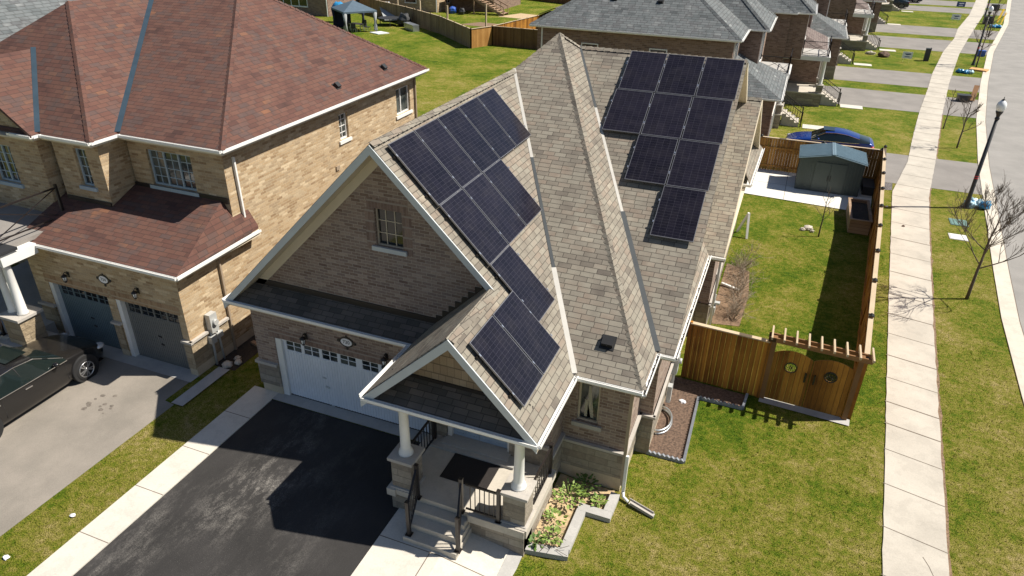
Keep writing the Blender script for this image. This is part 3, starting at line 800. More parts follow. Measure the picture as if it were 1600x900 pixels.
# the lower gable to the right and the little pent roofs along the gable walls
pD = plane(0, 19.85, ZE, gy=0.6)
def D(x, y): return (x, y, pz(pD, x, y))
def quad_solid(m, pts, th=.1): m.prism([(a, b, c - th) for a, b, c in pts], (0, 0, th))
quad_solid(m, [D(-1.8, 19.85), D(-.86, 19.85), D(-.80, 25.6), D(-1.8, 25.6)])
zr = pz(pD, 0, 25.6)
quad_solid(m, [(-1.8, 25.6, zr), (-.80, 25.6, zr), (-.74, 31.3, 3.1), (-1.8, 31.3, 3.1)])
quad_solid(m, [(-1.31, 14.0, ZE), (-1.31, 19.86, ZE), (-1.75, 20.5, ZE + .44), (-1.75, 14.74, ZE + .44)], .06)
quad_solid(m, [(-.70, 26.5, ZE + .1), (-.60, 31.4, ZE + .1), (-1.15, 31.0, ZE + .75), (-1.15, 27.0, ZE + .75)], .06)
roof = m.build('roof', 'shingle_tan', H)
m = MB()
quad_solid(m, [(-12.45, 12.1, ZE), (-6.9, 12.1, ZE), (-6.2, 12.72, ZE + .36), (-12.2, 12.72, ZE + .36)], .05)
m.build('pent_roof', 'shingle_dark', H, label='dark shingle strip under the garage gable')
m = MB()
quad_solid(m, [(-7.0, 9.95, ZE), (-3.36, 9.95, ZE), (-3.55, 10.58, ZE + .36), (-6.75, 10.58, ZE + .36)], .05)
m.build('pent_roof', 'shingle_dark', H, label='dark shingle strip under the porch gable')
# ridge and hip caps
m = MB()
z_ar = 7.79
cap_line(m, (-7.87, 12.1, z_ar), (-7.87, 20.32, z_ar))
cap_line(m, (-5.09, 9.97, pz(pAR, -5.09, 0)), (-5.09, 12.3, pz(pAR, -5.09, 0)))
ap = (-6.95, 21.80, 8.69)
cap_line(m, (-7.87, 20.32, 7.78), ap); cap_line(m, (-1.72, 12.43, 3.05), ap); cap_line(m, ap, (-6.52, 22.63, 8.2))
cap_line(m, (-6.52, 22.62, 8.21), (-1.33, 22.62, 8.21))
cap_line(m, (-1.8, 25.6, zr), (-.82, 25.6, zr))
m.build('ridge_cap', 'shingle_tan', roof)
# valleys: each strip coloured in alternating pale and grey stretches
def vz(x, y, a=(pAR, pBF)): return max(pz(a[0], x, y), pz(a[1], x, y))
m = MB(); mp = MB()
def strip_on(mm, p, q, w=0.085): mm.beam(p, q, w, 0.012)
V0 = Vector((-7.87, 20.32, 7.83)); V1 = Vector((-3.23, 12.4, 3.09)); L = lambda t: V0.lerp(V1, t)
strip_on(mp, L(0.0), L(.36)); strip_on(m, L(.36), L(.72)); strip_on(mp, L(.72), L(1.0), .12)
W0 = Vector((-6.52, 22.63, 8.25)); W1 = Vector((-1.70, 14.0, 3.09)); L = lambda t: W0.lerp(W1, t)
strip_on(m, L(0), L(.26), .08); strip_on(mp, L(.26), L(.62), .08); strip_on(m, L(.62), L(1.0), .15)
m.build('valley_flashing', 'flashing_grey', roof, label='dark grey stretch of the valley strip'); mp.build('valley_flashing', 'flashing_pale', roof, label='pale stretch of the valley strip')
# roof vent
def roof_vent(px, py, pl, parent, s=.26):
    z = pz(pl, px, py); sl = Vector((0, 1, pl[1])) if abs(pl[1]) > .1 else Vector((1, 0, pl[0])); sl.normalize()
    if pl[0] and abs(pl[0]) > .1: sl = Vector((1, 0, pl[0])).normalized()
    nn = Vector((-pl[0], -pl[1], 1)).normalized(); c = Vector((px, py, z)); m = MB()
    m.beam(c - sl * s * .7 + nn * .01, c + sl * s * .7 + nn * .01, s * 1.3, .012, up=nn)
    m.beam(c - sl * s * .45 + nn * .07, c + sl * s * .5 + nn * .05, s, .12, up=nn)
    return m.build('roof_vent', 'black_plastic', parent)
roof_vent(-2.72, 13.22, pBF, roof)
# rake boards, soffits, fascia
m = MB(); sf = MB(); ft = MB()
def rake(m, sf, x0, z0, x1, z1, y, d=0.24, t=0.03, over=.5, gap=.03):
    m.prism([(x0, y - t, z0 - d), (x1, y - t, z1 - d), (x1, y - t, z1 - gap), (x0, y - t, z0 - gap)], (0, t, 0))
    sf.prism([(x0, y, z0 - d + .01), (x1, y, z1 - d + .01), (x1, y, z1 - d + .05), (x0, y, z0 - d + .05)], (0, over, 0))
rake(m, sf, -12.72, 2.96, -7.87, 7.80, 12.1, over=.58)
rake(m, sf, -7.87, 7.80, -5.02, 4.95, 12.1, over=.58)
rake(m, sf, -7.20, 3.0, -5.09, 5.0, 9.95, d=.26, over=.6)
rake(m, sf, -5.09, 5.0, -3.23, 3.06, 9.95, d=.26, over=.6)
# porch left slope underside
m.build('bargeboard', 'grey_trim', roof)
# right-hand gables: rake boards facing +x, cream soffits
m = MB()
def rake_x(m, sf, y0, z0, y1, z1, x, xe=None, d=.2, over=.3):
    xe = x if xe is None else xe
    m.prism([(x, y0, z0 - d), (xe, y1, z1 - d), (xe, y1, z1 - .03), (x, y0, z0 - .03)], (.025, 0, 0))
    sf.prism([(x, y0, z0 - d), (xe, y1, z1 - d), (xe, y1, z1 - d + .04), (x, y0, z0 - d + .04)], (-over, 0, 0))
rake_x(m, sf, 14.3, 3.2, 22.63, 8.2, -1.335, None, .10); rake_x(m, sf, 22.63, 8.2, 31.2, 3.06, -1.31)
rake_x(m, sf, 19.9, 3.05, 25.6, zr, -.86, -.80); rake_x(m, sf, 25.6, zr, 31.3, 3.1, -.80, -.74)
m.build('bargeboard', 'soffit_cream', roof)
for (x0_, z0_, x1_, z1_) in ((-12.3, 3.37, -7.87, 7.80), (-7.87, 7.80, -4.95, 4.88)):
    sf.prism([(x0_, 12.655, z0_ - .50), (x1_, 12.655, z1_ - .50), (x1_, 12.655, z1_ - .2), (x0_, 12.655, z0_ - .2)], (0, .02, 0))
sf.build('soffit', 'soffit_cream', H)
# eaves: fascia and gutters
m = MB()
gutter(m, [(-12.66, 12.1, ZE), (-7.0, 12.1, ZE)], 1)
gutter(m, [(-7.15, 9.95, ZE), (-3.2, 9.95, ZE)], 1)
gutter(m, [(-3.23, 9.9, ZE), (-3.23, 12.4, ZE)], 1)
gutter(m, [(-3.30, 12.4, ZE), (-1.70, 12.4, ZE)], 1)
gutter(m, [(-1.70, 12.32, ZE), (-1.70, 14.0, ZE)], 1)
gutter(m, [(-1.70, 14.0, ZE), (-1.27, 14.0, ZE)], 1)
gutter(m, [(-1.31, 13.95, ZE), (-1.31, 19.85, ZE)], 1)
gutter(m, [(-1.31, 19.85, ZE), (-.80, 19.85, ZE)], 1)
gutter(m, [(-.70, 26.45, ZE + .1), (-.60, 31.4, ZE + .1)], 1); gutter(m, [(-1.2, 26.45, ZE + .1), (-.65, 26.45, ZE + .1)], 1)
gutter(m, [(-7.15, 12.0, ZE), (-7.15, 9.95, ZE)], 1)
gutter(m, [(-12.63, 31.2, ZE), (-12.63, 12.05, ZE)], 1)
m.build('eave_gutter', 'eave_gutter', H)
m = MB(); random.seed(3)
for k in range(26): m.blob((-1.645 + random.uniform(-.02, .02), 12.4 + k * .06, ZE - .05), random.uniform(.02, .035), k, 5, 4)
for k in range(50): m.blob((-1.25 + random.uniform(-.02, .02), 14.0 + k * .115, ZE - .05), random.uniform(.02, .035), k, 5, 4)
m.build('leaf_litter', 'gutter_debris', H)
# flat soffits under the eaves
m = MB()
m.box(-12.6, -7.0, 12.1, 12.5, ZE - .17, ZE - .13); m.box(-12.6, -12.15, 12.5, 31, ZE - .17, ZE - .13)
m.box(-7.1, -3.25, 9.97, 11.95, ZE - .19, ZE - .15); m.box(-3.6, -1.72, 12.42, 12.8, ZE - .17, ZE - .13); m.box(-2.05, -1.72, 12.8, 14.2, ZE - .17, ZE - .13)
m.box(-1.7, -1.33, 14.02, 20.6, ZE - .17, ZE - .13); m.box(-1.2, -.84, 19.9, 31.2, ZE - .17, ZE - .13); m.box(-3.6, -3.25, 11.95, 12.42, ZE - .19, ZE - .15)
m.box(-7.1, -6.7, 11.95, 12.42, ZE - .19, ZE - .15)
m.build('soffit', 'soffit_cream', H)

# ---- walls
LZ = 1.0
mb = MB(); ms = MB(); mf = MB(); ml = MB(); md = MB()
# garage front wall (y = 12.42)
o = Vector((0, 12.42, 0))
DX0, DX1, DZ = -11.55, -6.62, 1.93
wall(mb, o, XF, NF, [(-12.2, LZ), (-6.4, LZ), (-6.4, 3.1), (-12.2, 3.1)], [(DX0, DX1, LZ, DZ)], .2)
wall(ms, o - Vector((0, .04, 0)), XF, NF, [(-12.24, .3), (DX0 - .0, .3), (DX0, LZ), (-12.24, LZ)])
wall(mf, o - Vector((0, .01, 0)), XF, NF, [(-12.2, -.2), (DX0, -.2), (DX0, .3), (-12.2, .3)])
ms.poly([(DX0, 12.38, .3), (DX0, 12.62, .3), (DX0, 12.62, LZ), (DX0, 12.38, LZ)]); mf.poly([(DX0, 12.41, -.2), (DX0, 12.62, -.2), (DX0, 12.62, .3), (DX0, 12.41, .3)])
ml.box(-12.28, DX0 - .02, 12.33, 12.5, LZ - .02, LZ + .06)
# soldier course over the garage door
for sx0, sx1, yy, zz in ((DX0 - .15, DX1, 12.42, DZ),):
    md.poly([(sx0, yy - .006, zz + .004), (sx1, yy - .006, zz + .004), (sx1, yy - .006, zz + .26), (sx0, yy - .006, zz + .26)])
# left wall
wall(mb, (-12.2, 0, 0), YF, NL, [(12.42, -.1), (30.9, -.1), (30.9, 3.1), (12.42, 3.1)])
# brick gable over the garage
gy = 12.68
wall(mb, (0, gy, 0), XF, NF, [(-12.3, 3.0), (-4.8, 3.0), (-4.8, 4.4), (-7.87, 7.52), (-12.3, 3.12)], [(-8.27, -7.56, 5.14, 6.08)], .12)
md.poly([(-8.45, gy - .006, 6.084), (-7.38, gy - .006, 6.084), (-7.38, gy - .006, 6.34), (-8.45, gy - .006, 6.34)])
# soldier jambs beside the gable window
md.poly([(-8.52, gy - .005, 5.04), (-8.275, gy - .005, 5.04), (-8.275, gy - .005, 6.08), (-8.52, gy - .005, 6.08)])
md.poly([(-7.555, gy - .005, 5.04), (-7.31, gy - .005, 5.04), (-7.31, gy - .005, 6.08), (-7.555, gy - .005, 6.08)])
# entry wall y = 11.9 from the pillar to the corner
PF = 0.62
EX0, EX1, EZ0, EZ1 = -6.18, -4.55, PF + .08, 2.72
wall(mb, (0, 11.9, 0), XF, NF, [(-6.62, LZ + .25), (-3.53, LZ + .25), (-3.53, 3.1), (-6.62, 3.1)], [(EX0, EX1, LZ + .25, EZ1)], .14)
wall(ms, (0, 11.87, 0), XF, NF, [(-6.64, PF), (EX0, PF), (EX0, LZ + .25), (-6.64, LZ + .25)]); wall(ms, (0, 11.87, 0), XF, NF, [(EX1, PF), (-3.50, PF), (-3.50, LZ + .25), (EX1, LZ + .25)])
ml.box(-6.68, EX0 - .01, 11.80, 11.92, LZ + .2, LZ + .27); ml.box(EX1 + .01, -3.47, 11.80, 11.92, LZ + .2, LZ + .27)
wall(mb, (-6.62, 0, 0), YF, NL, [(11.9, -.1), (12.6, -.1), (12.6, 3.1), (11.9, 3.1)]); wall(ms, (-6.65, 0, 0), YF, NL, [(11.87, -.1), (12.5, -.1), (12.5, LZ), (11.87, LZ)])
# side wall from the entry corner back to the bay
wall(mb, (-3.53, 0, 0), YF, NR, [(11.9, LZ), (12.8, LZ), (12.8, 3.1), (11.9, 3.1)]); wall(ms, (-3.50, 0, 0), YF, NR, [(11.87, -.05), (12.8, -.05), (12.8, LZ), (11.87, LZ)])
ml.box(-3.53, -3.44, 11.84, 12.75, LZ - .04, LZ + .04)
# bay front wall y = 12.75 with its window
wall(mb, (0, 12.75, 0), XF, NF, [(-3.53, .92), (-2.0, .92), (-2.0, 3.1), (-3.53, 3.1)], [(-3.2, -2.68, 1.5, 2.62)], .12)
wall(ms, (0, 12.71, 0), XF, NF, [(-3.53, .12), (-1.96, .12), (-1.96, .92), (-3.53, .92)]); wall(mf, (0, 12.735, 0), XF, NF, [(-3.53, -.4), (-1.985, -.4), (-1.985, .12), (-3.53, .12)])
ml.box(-3.52, -1.92, 12.64, 12.74, .88, .95)
# bay right wall x = -2.0
wall(mb, (-2.0, 0, 0), YF, NR, [(12.75, .92), (14.35, .92), (14.35, 3.1), (12.75, 3.1)]); wall(ms, (-1.96, 0, 0), YF, NR, [(12.71, .12), (14.35, .12), (14.35, .92), (12.71, .92)])
wall(mf, (-1.985, 0, 0), YF, NR, [(12.735, -.5), (14.35, -.5), (14.35, .12), (12.735, .12)]); ml.box(-1.99, -1.90, 12.68, 14.35, .88, .95)
# main right wall x = -1.65 from y 14.35
wall(mb, (0, 14.35, 0), XF, NF, [(-2.0, .92), (-1.65, .92), (-1.65, 3.1), (-2.0, 3.1)]); wall(ms, (0, 14.31, 0), XF, NF, [(-1.99, -.4), (-1.61, -.4), (-1.61, .92), (-1.99, .92)])
ml.box(-1.96, -1.56, 14.26, 14.36, .88, .95)
wall(mb, (-1.65, 0, 0), YF, NR, [(14.35, .92), (20.75, .92), (20.75, 3.05), (14.35, 3.05)], [(19.3, 19.9, 1.3, 2.4)], .1)
wall(ms, (-1.61, 0, 0), YF, NR, [(14.31, 0), (20.75, 0), (20.75, .92), (14.31, .92)]); wall(mf, (-1.635, 0, 0), YF, NR, [(14.33, -.5), (20.75, -.5), (20.75, 0), (14.33, 0)])
ml.box(-1.62, -1.55, 14.28, 20.75, .88, .95)
# gable wall of the C roof above
mg = MB(); wall(mg, (-1.62, 0, 0), YF, NR, [(15.4, 3.3), (30.6, 3.3), (22.63, 8.0)]); wall(mg, (-1.10, 0, 0), YF, NR, [(20.7, 3.1), (30.8, 3.1), (25.6, 6.15)]); mg.build('gable_siding', 'soffit_cream', H)
# rear bump-out
wall(mb, (0, 20.7, 0), XF, NF, [(-1.66, .92), (-1.13, .92), (-1.13, 3.5), (-1.66, 3.5)]); wall(ms, (0, 20.66, 0), XF, NF, [(-1.66, -.4), (-1.09, -.4), (-1.09, .92), (-1.66, .92)])
wall(mb, (-1.13, 0, 0), YF, NR, [(20.7, .92), (31, .92), (31, 3.1), (20.7, 3.1)], [(22.5, 23.6, 1.2, 2.5), (25.5, 27.2, -.2 + 1.2, 2.5)], .1)
wall(ms, (-1.09, 0, 0), YF, NR, [(20.66, -.4), (31, -.4), (31, .92), (20.66, .92)]); ml.box(-1.10, -1.03, 20.6, 31, .88, .95)
wall(mb, (0, 30.95, 0), XF, -NF, [(-12.2, -.4), (-1.13, -.4), (-1.13, 3.1), (-12.2, 3.1)])
mb.build('wall', 'brick_main', H); ms.build('stone_base', 'stone', H); mf.build('foundation', 'concrete_found', H)
ml.build('stone_ledge', 'sill', H); md.build('soldier_course', 'brick_soldier', H)
# gable brick above porch roof: zigzag shadow drawn in as dark squares
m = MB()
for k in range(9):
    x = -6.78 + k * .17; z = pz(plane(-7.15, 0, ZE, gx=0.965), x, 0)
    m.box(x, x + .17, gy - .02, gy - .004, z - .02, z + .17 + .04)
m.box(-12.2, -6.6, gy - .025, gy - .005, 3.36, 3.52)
m.build('flashing_and_shade', 'black_metal', H)
# porch gable siding
m = MB(); wall(m, (0, 10.56, 0), XF, NF, [(-6.9, 3.1), (-3.5, 3.1), (-5.09, 4.74)])
m.build('gable_siding', 'shake_siding', H)
m = MB(); m.box(-6.75, -3.6, 10.53, 10.555, 3.33, 3.45); m.build('flashing_and_shade', 'black_metal', H)
# windows
window(H, (0, gy, 0), XF, NF, -8.27, -7.56, 5.14, 6.08, frame='window_frame_beige', glass='glass_dark', sill='grey_trim', cols=3, rows=3, dep=.12, fw=.03)
wb = window(H, (0, 12.75, 0), XF, NF, -3.2, -2.68, 1.5, 2.62, frame='window_frame_beige', glass='glass_window', sill='sill', dep=.12, fw=.05)
mc = MB()
for k, (xa, z0_, z1_) in enumerate(((-2.98, 1.6, 2.5), (-3.05, 1.6, 2.1))): mc.poly([(xa, 12.865, z0_), (xa + .16, 12.865, z0_), (xa + .05, 12.865, z1_), (xa, 12.865, z1_)])
mc.build('curtain', 'blind', wb)
window(H, (-1.65, 0, 0), YF, NR, 19.3, 19.9, 1.3, 2.4, frame='window_frame_beige', sill='sill')
window(H, (-1.13, 0, 0), YF, NR, 22.5, 23.6, 1.2, 2.5, frame='window_frame_beige', sill='sill'); window(H, (-1.13, 0, 0), YF, NR, 25.5, 27.2, 1.0, 2.5, frame='window_frame_beige', sill='sill')
# downspouts and the gutter dirt
m = MB()
m.beam((-1.935, 12.60, 2.86), (-1.935, 12.60, .05), .075, .055); m.tube([(-1.66, 12.35, 2.93), (-1.9, 12.5, 2.82), (-1.93, 12.6, 2.7)], .035, 6)
m.build('downspout', 'downspout_taupe', H)
m = MB(); m.beam((-1.87, 12.58, 1.0), (-1.87, 12.58, -.18), .075, .06); m.tube([(-1.87, 12.58, -.1), (-1.84, 12.5, -.2), (-1.7, 12.42, -.24)], .038, 6); m.build('downspout', 'eave_gutter', H)
m = MB()
m.beam((-1.56, 20.58, 2.86), (-1.56, 20.58, -.1), .075, .06); m.beam((-.98, 20.75, 2.9), (-.98, 20.75, -.2), .07, .07)
m.beam((-.95, 30.0, -.3), (-.6, 29.7, .75), .09, .09); m.beam((-.5, 29.4, -.3), (-.6, 29.7, .75), .09, .09); m.beam((-.98, 24.6, -.2), (-.3, 24.4, -.26), .10, .06)
m.build('downspout', 'eave_gutter', H)
# garage door
gd = MB()
gx0, gx1, gz1 = -11.36, -6.64, 1.90; gyy = 12.52
gd.box(gx0, gx1, gyy, gyy + .05, 0.03, 1.55); gd.box(gx0, gx1, gyy, gyy + .05, 1.84, gz1)
n8 = 8; wid = (gx1 - gx0); lit = []
e = .12
for h_ in range(2):
    base = gx0 + h_ * wid / 2
    for k in range(4): lit.append((base + .10 + k * .565, base + .10 + k * .565 + .47))
prev = gx0
for a, b in lit: gd.box(prev, a, gyy, gyy + .05, 1.55, 1.84); prev = b
gd.box(prev, gx1, gyy, gyy + .05, 1.55, 1.84)
for k in range(1, 56):
    x = gx0 + k * wid / 56
    gd.box(x - .012, x + .045, gyy - .012, gyy, 0.05, 1.52)
for a, b in lit:
    gd.box((a + b) / 2 - .012, (a + b) / 2 + .012, gyy + .005, gyy + .03, 1.55, 1.84); gd.box(a, b, gyy + .007, gyy + .028, 1.69, 1.705)
door = gd.build('garage_door', 'door_white', H)
gl = MB()
for a, b in lit: gl.box(a - .005, b + .005, gyy + .02, gyy + .045, 1.545, 1.845)
gl.build('door_glass', 'glass_window', door)
hd = MB()
hd.beam((gx0 + wid / 4 - .01, gyy - .03, .95), (gx0 + wid / 4 + .1, gyy - .03, .93), .02, .035); hd.beam((gx0 + wid / 4 + .05, gyy - .03, .66), (gx0 + wid / 4 + .18, gyy - .03, .64), .02, .05)
hd.beam((gx0 + wid / 4 + .16, gyy - .02, .05), (gx0 + wid / 4 + .26, gyy - .02, .05), .02, .03)
hd.build('handle', 'grey_trim', door)
m = MB()
m.box(DX0 - .0, gx0, 12.44, 12.6, 0.03, DZ + .02); m.box(gx1, DX1, 12.44, 12.6, 0.03, DZ); m.box(DX0, DX1, 12.44, 12.6, 1.90, 1.94)
m.build('door_trim', 'white_trim', H)
m = MB(); m.box(gx0, gx1, gyy - .02, gyy + .04, .028, .05); m.build('door_seal', 'black_plastic', H)
# coach lights
def coach(x, y, z, parent):
    m = MB(); m.box(x - .04, x + .04, y - .02, y, z - .08, z + .1)
    m.tube([(x, y - .02, z + .04), (x, y - .09, z + .12), (x, y - .14, z + .08)], .012, 6)
    m.lathe([(.02, .1), (.085, .05), (.09, .03)], (x, y - .14, z - .03), 8)
    m.lathe([(.03, -.19), (.05, -.15), (.035, -.13)], (x, y - .14, z), 8)
    for k in range(4):
        a = k * math.pi / 2 + .78; m.beam((x + .075 * math.cos(a), y - .14 + .075 * math.sin(a), z + .02), (x + .045 * math.cos(a), y - .14 + .045 * math.sin(a), z - .15), .012, .012)
    w = m.build('wall_lamp', 'black_metal', parent)
    g = MB(); g.lathe([(.04, -.14), (.06, 0.02)], (x, y - .14, z), 8); g.build('lamp_glass', 'lamp_globe', w)
coach(-10.49, 12.42, 2.22, H); coach(-8.08, 12.42, 2.22, H)
def plaque(txt, x, y, z, parent):
    m = MB(); pts = [(x + .21 * math.cos(t), y - .001, z + .15 * math.sin(t)) for t in [k * math.pi / 16 for k in range(32)]]
    m.prism(pts, (0, -.02, 0))
    for sx, sz, r in ((-.235, 0, .05), (.235, 0, .05), (0, -.19, .045), (0, .165, .03)): m.blob((x + sx, y - .015, z + sz), r, 1, 8, 5, 0, (1, .4, 1))
    p = m.build('house_number_plaque', 'black_metal', parent)
    m = MB(); pts = [(x + .165 * math.cos(t), y - .022, z + .11 * math.sin(t)) for t in [k * math.pi / 16 for k in range(32)]]; m.prism(pts, (0, -.006, 0)); m.build('plate', 'plate_white', p)
    o = text_mesh(txt, .14, (x, y - .031, z), (math.pi / 2, 0, 0), 'black_plastic', 'numerals', p, .001)
plaque('730', -9.23, 12.42, 2.37, H)
# entry door (double, blue-grey, panelled)
m = MB(); cx_ = (EX0 + EX1) / 2
m.box(EX0, EX0 + .11, 11.91, 12.06, EZ0, EZ1); m.box(EX1 - .06, EX1, 11.91, 12.06, EZ0, EZ1); m.box(EX0, EX1, 11.91, 12.06, EZ1 - .06, EZ1)
m.build('door_trim', 'white_trim', H)
m = MB(); m.box(EX0 - .05, EX1 + .05, 11.62, 12.02, PF, EZ0 + .04); m.box(EX0 - .35, EX1 + .25, 11.5, 11.88, PF, PF + .07); m.build('door_step', 'concrete_grey', H)
for a, b in ((EX0 + .11, cx_), (cx_, EX1 - .06)):
    m = MB(); m.box(a + .006, b - .006, 12.0, 12.04, EZ0 + .05, EZ1 - .06)
    w_ = (b - a)
    for (fx0, fx1) in ((.12, .46), (.54, .88)):
        for (z0_, z1_) in ((.12, .62), (.75, 1.35), (1.45, 1.85)):
            x0_, x1_ = a + w_ * fx0, a + w_ * fx1
            for q in ((x0_, x1_, z0_, z0_ + .025), (x0_, x1_, z1_ - .025, z1_), (x0_, x0_ + .025, z0_ + .025, z1_ - .025), (x1_ - .025, x1_, z0_ + .025, z1_ - .025)):
                m.box(q[0], q[1], 11.985, 12.0, EZ0 + q[2], EZ0 + q[3])
    dd = m.build('front_door', 'door_blue_grey', H)
    if a > EX0 + .2:
        m = MB(); m.tube([(a + .07, 11.99, 1.62), (a + .07, 11.93, 1.62)], .025, 8); m.beam((a + .02, 11.96, 1.4), (a + .02, 11.96, 2.0), .02, .02); m.build('handle', 'chrome', dd)
# porch slab, steps
m = MB(); m.box(-6.66, -3.46, 9.92, 11.9, .48, PF); m.box(-3.62, -3.36, 9.88, 11.86, .44, PF + .03)
m.box(-6.72, -6.5, 9.88, 11.86, .44, PF + .01); m.box(-4.7, -3.4, 9.84, 9.97, .44, PF + .015)
m.build('porch_floor', 'concrete_walk', H)
m = MB(); m.box(-6.64, -3.44, 9.96, 11.9, -.3, .48); m.build('porch_base', 'stone', H)
for k in range(3):
    m = MB(); m.box(-5.98 + .02 * k, -4.72 + .03 * k, 9.94 - .26 * (k + 1), 9.96, -.1 - .02 * k, .47 - .155 * k)
    m.build('step', 'concrete_walk', H, bevel=.01)
# piers and columns
for px in (-6.36, -3.69):
    m = MB(); m.box(px - .25, px + .25, 9.98, 10.48, -.15, 1.42); pr = m.build('pier', 'stone', H)
    m = MB(); m.box(px - .31, px + .31, 9.92, 10.54, 1.42, 1.50); m.box(px - .29, px + .29, 9.94, 10.52, PF - .02, PF + .05); m.build('pier_cap', 'sill', pr, bevel=.008)
    m = MB(); m.lathe([(.165, 1.5), (.165, 1.545), (.145, 1.56), (.15, 1.6), (.12, 1.64), (.115, 1.7), (.10, 2.75), (.125, 2.77), (.15, 2.80), (.15, 2.88)], (px, 10.23, 0), 20); m.build('column', 'white_trim', H)
m = MB(); m.box(-6.9, -3.4, 10.1, 10.36, 2.86, 3.0); m.build('porch_beam', 'white_trim', H)
# railings
def railing(p, q, h=.86, n=7, parent=None, posts=(1, 1), zq=None):
    p = Vector(p); q = Vector(q); m = MB(); up = Vector((0, 0, 1))
    m.beam(p + up * h, q + up * h, .045, .04); m.beam(p + up * .1, q + up * .1, .035, .03)
    for k in range(1, n): a = p.lerp(q, k / n); m.beam(a + up * .1, a + up * h, .018, .018)
    r = m.build('railing', 'black_metal', parent)
    for s, e in ((posts[0], p), (posts[1], q)):
        if s:
            c = MB(); c.beam(e - up * .01, e + up * (h + .08), .075, .075); c.box(e.x - .07, e.x + .07, e.y - .07, e.y + .07, e.z - .005, e.z + .015); c.box(e.x - .045, e.x + .045, e.y - .045, e.y + .045, e.z + h + .08, e.z + h + .1)
            c.build('post', 'black_metal', r)
    return r
railing((-5.93, 9.90, PF), (-5.83, 9.27, .17), .86, 7, H); railing((-4.87, 9.90, PF), (-4.66, 9.27, .17), .86, 7, H)
railing((-4.78, 9.94, PF), (-4.02, 9.94, PF), .8, 7, H, (0, 1)); railing((-6.45, 10.55, PF), (-6.45, 11.75, PF), .8, 9, H, (1, 1)); railing((-3.47, 10.6, PF), (-3.47, 11.72, PF), .8, 9, H, (0, 1))
# meter and pipes on the right wall by the fence, gas meter on the bump-out
m = MB(); m.box(-1.6, -1.44, 16.9, 17.2, .55, 1.15); m.tube([(-1.43, 17.05, .95), (-1.36, 17.05, .95)], .08, 12); m.beam((-1.54, 17.3, -.3), (-1.54, 17.3, 1.5), .05, .05); m.beam((-1.54, 17.0, -.3), (-1.54, 17.0, .55), .05, .05); m.box(-1.58, -1.46, 16.4, 16.6, -.1, .45)
m.build('electric_meter', 'meter_grey', H)
m = MB(); m.box(-1.06, -.92, 21.3, 21.75, .2, .5); m.tube([(-.98, 21.5, -.3), (-.98, 21.5, .9), (-1.1, 21.5, .95)], .03, 6); m.box(-1.05, -.8, 21.45, 21.6, .55, .62); m.build('gas_meter', 'meter_grey', H)

# doormat
m = MB(); m.box(-5.78, -4.62, 10.66, 11.5, PF + .002, PF + .02); dm = m.build('doormat', 'doormat'); tag(dm, 'large black doormat lying on the porch in front of the blue-grey double door', 'doormat')

# ---- solar panels
def make_panel():
    r = thing('solar_panel', 'x', 'solar panel', (0, 0, 0), 'solar panels on the tan shingle roof')
    L_, W_ = 1.655, 1.105; m = MB()
    m.box(-W_ / 2 + .012, W_ / 2 - .012, -L_ / 2 + .012, L_ / 2 - .012, -.02, .0); m.build('cells', 'solar_cells', r)
    m = MB()
    for q in ((-W_ / 2, -W_ / 2 + .012, -L_ / 2, L_ / 2), (W_ / 2 - .012, W_ / 2, -L_ / 2, L_ / 2), (-W_ / 2 + .012, W_ / 2 - .012, -L_ / 2, -L_ / 2 + .012), (-W_ / 2 + .012, W_ / 2 - .012, L_ / 2 - .012, L_ / 2)): m.box(*q, -.035, .004)
    m.build('frame', 'panel_frame', r); return r
proto = make_panel(); used = [False]
def place_panel(c, right, upv, label):
    right = Vector(right).normalized(); upv = Vector(upv).normalized(); nn = right.cross(upv)
    if not used[0]: o = proto; used[0] = True; o['label'] = label; o.location = c
    else: o = dup(proto, c, 0, label)
    o.rotation_mode = 'QUATERNION'; o.rotation_quaternion = Matrix((right, upv, nn)).transposed().to_quaternion()
    return o
sA = Vector((-1, 0, AK)).normalized(); nA = Vector((AK, 0, 1)).normalized()     # up-slope on the A face
def onA(y, s):   # s = slope distance down from the panel array top
    x = -7.72 + s * abs(sA.x); return Vector((x, y, pz(pAR, x, y))) + nA * .12
ordn = ('frontmost', 'second from the front', 'third from the front', 'fourth from the front', 'rearmost')
for r_, (n_, y0_) in enumerate(((5, 12.43), (3, 12.46), (1, 12.48), (2, 10.24))):
    s_ = .835 + r_ * 1.668
    if r_ == 3: s_ = 0.835 + 2.445 * 1.668
    for k in range(n_):
        nm = ('topmost row', 'middle row', 'single panel row below the garage gable', 'porch pair')[r_]
        if r_ == 2: lb = 'solar panel alone in its row, between the three panel row and the porch pair'
        elif r_ == 3: lb = ('solar panel over the porch roof, the lower front one of the pair', 'solar panel over the porch roof, the rear one of the pair')[k]
        elif r_ == 0: lb = 'solar panel in the five panel top row above the garage, ' + ordn[k]
        else: lb = 'solar panel in the three panel row above the garage, ' + ('frontmost', 'middle one', 'rearmost')[k]
        place_panel(onA(y0_ + .555 + k * 1.148, s_), (0, 1, 0), sA, lb)
sC = Vector((0, .6, -.6 * 0 + .6)).normalized()
sC = Vector((0, 1, .6)).normalized(); nC = Vector((0, -.6, 1)).normalized()
TR = Vector((-1.37, 22.50, pz(pCF, 0, 22.50))) + nC * .14
word = ('left', 'middle', 'right')
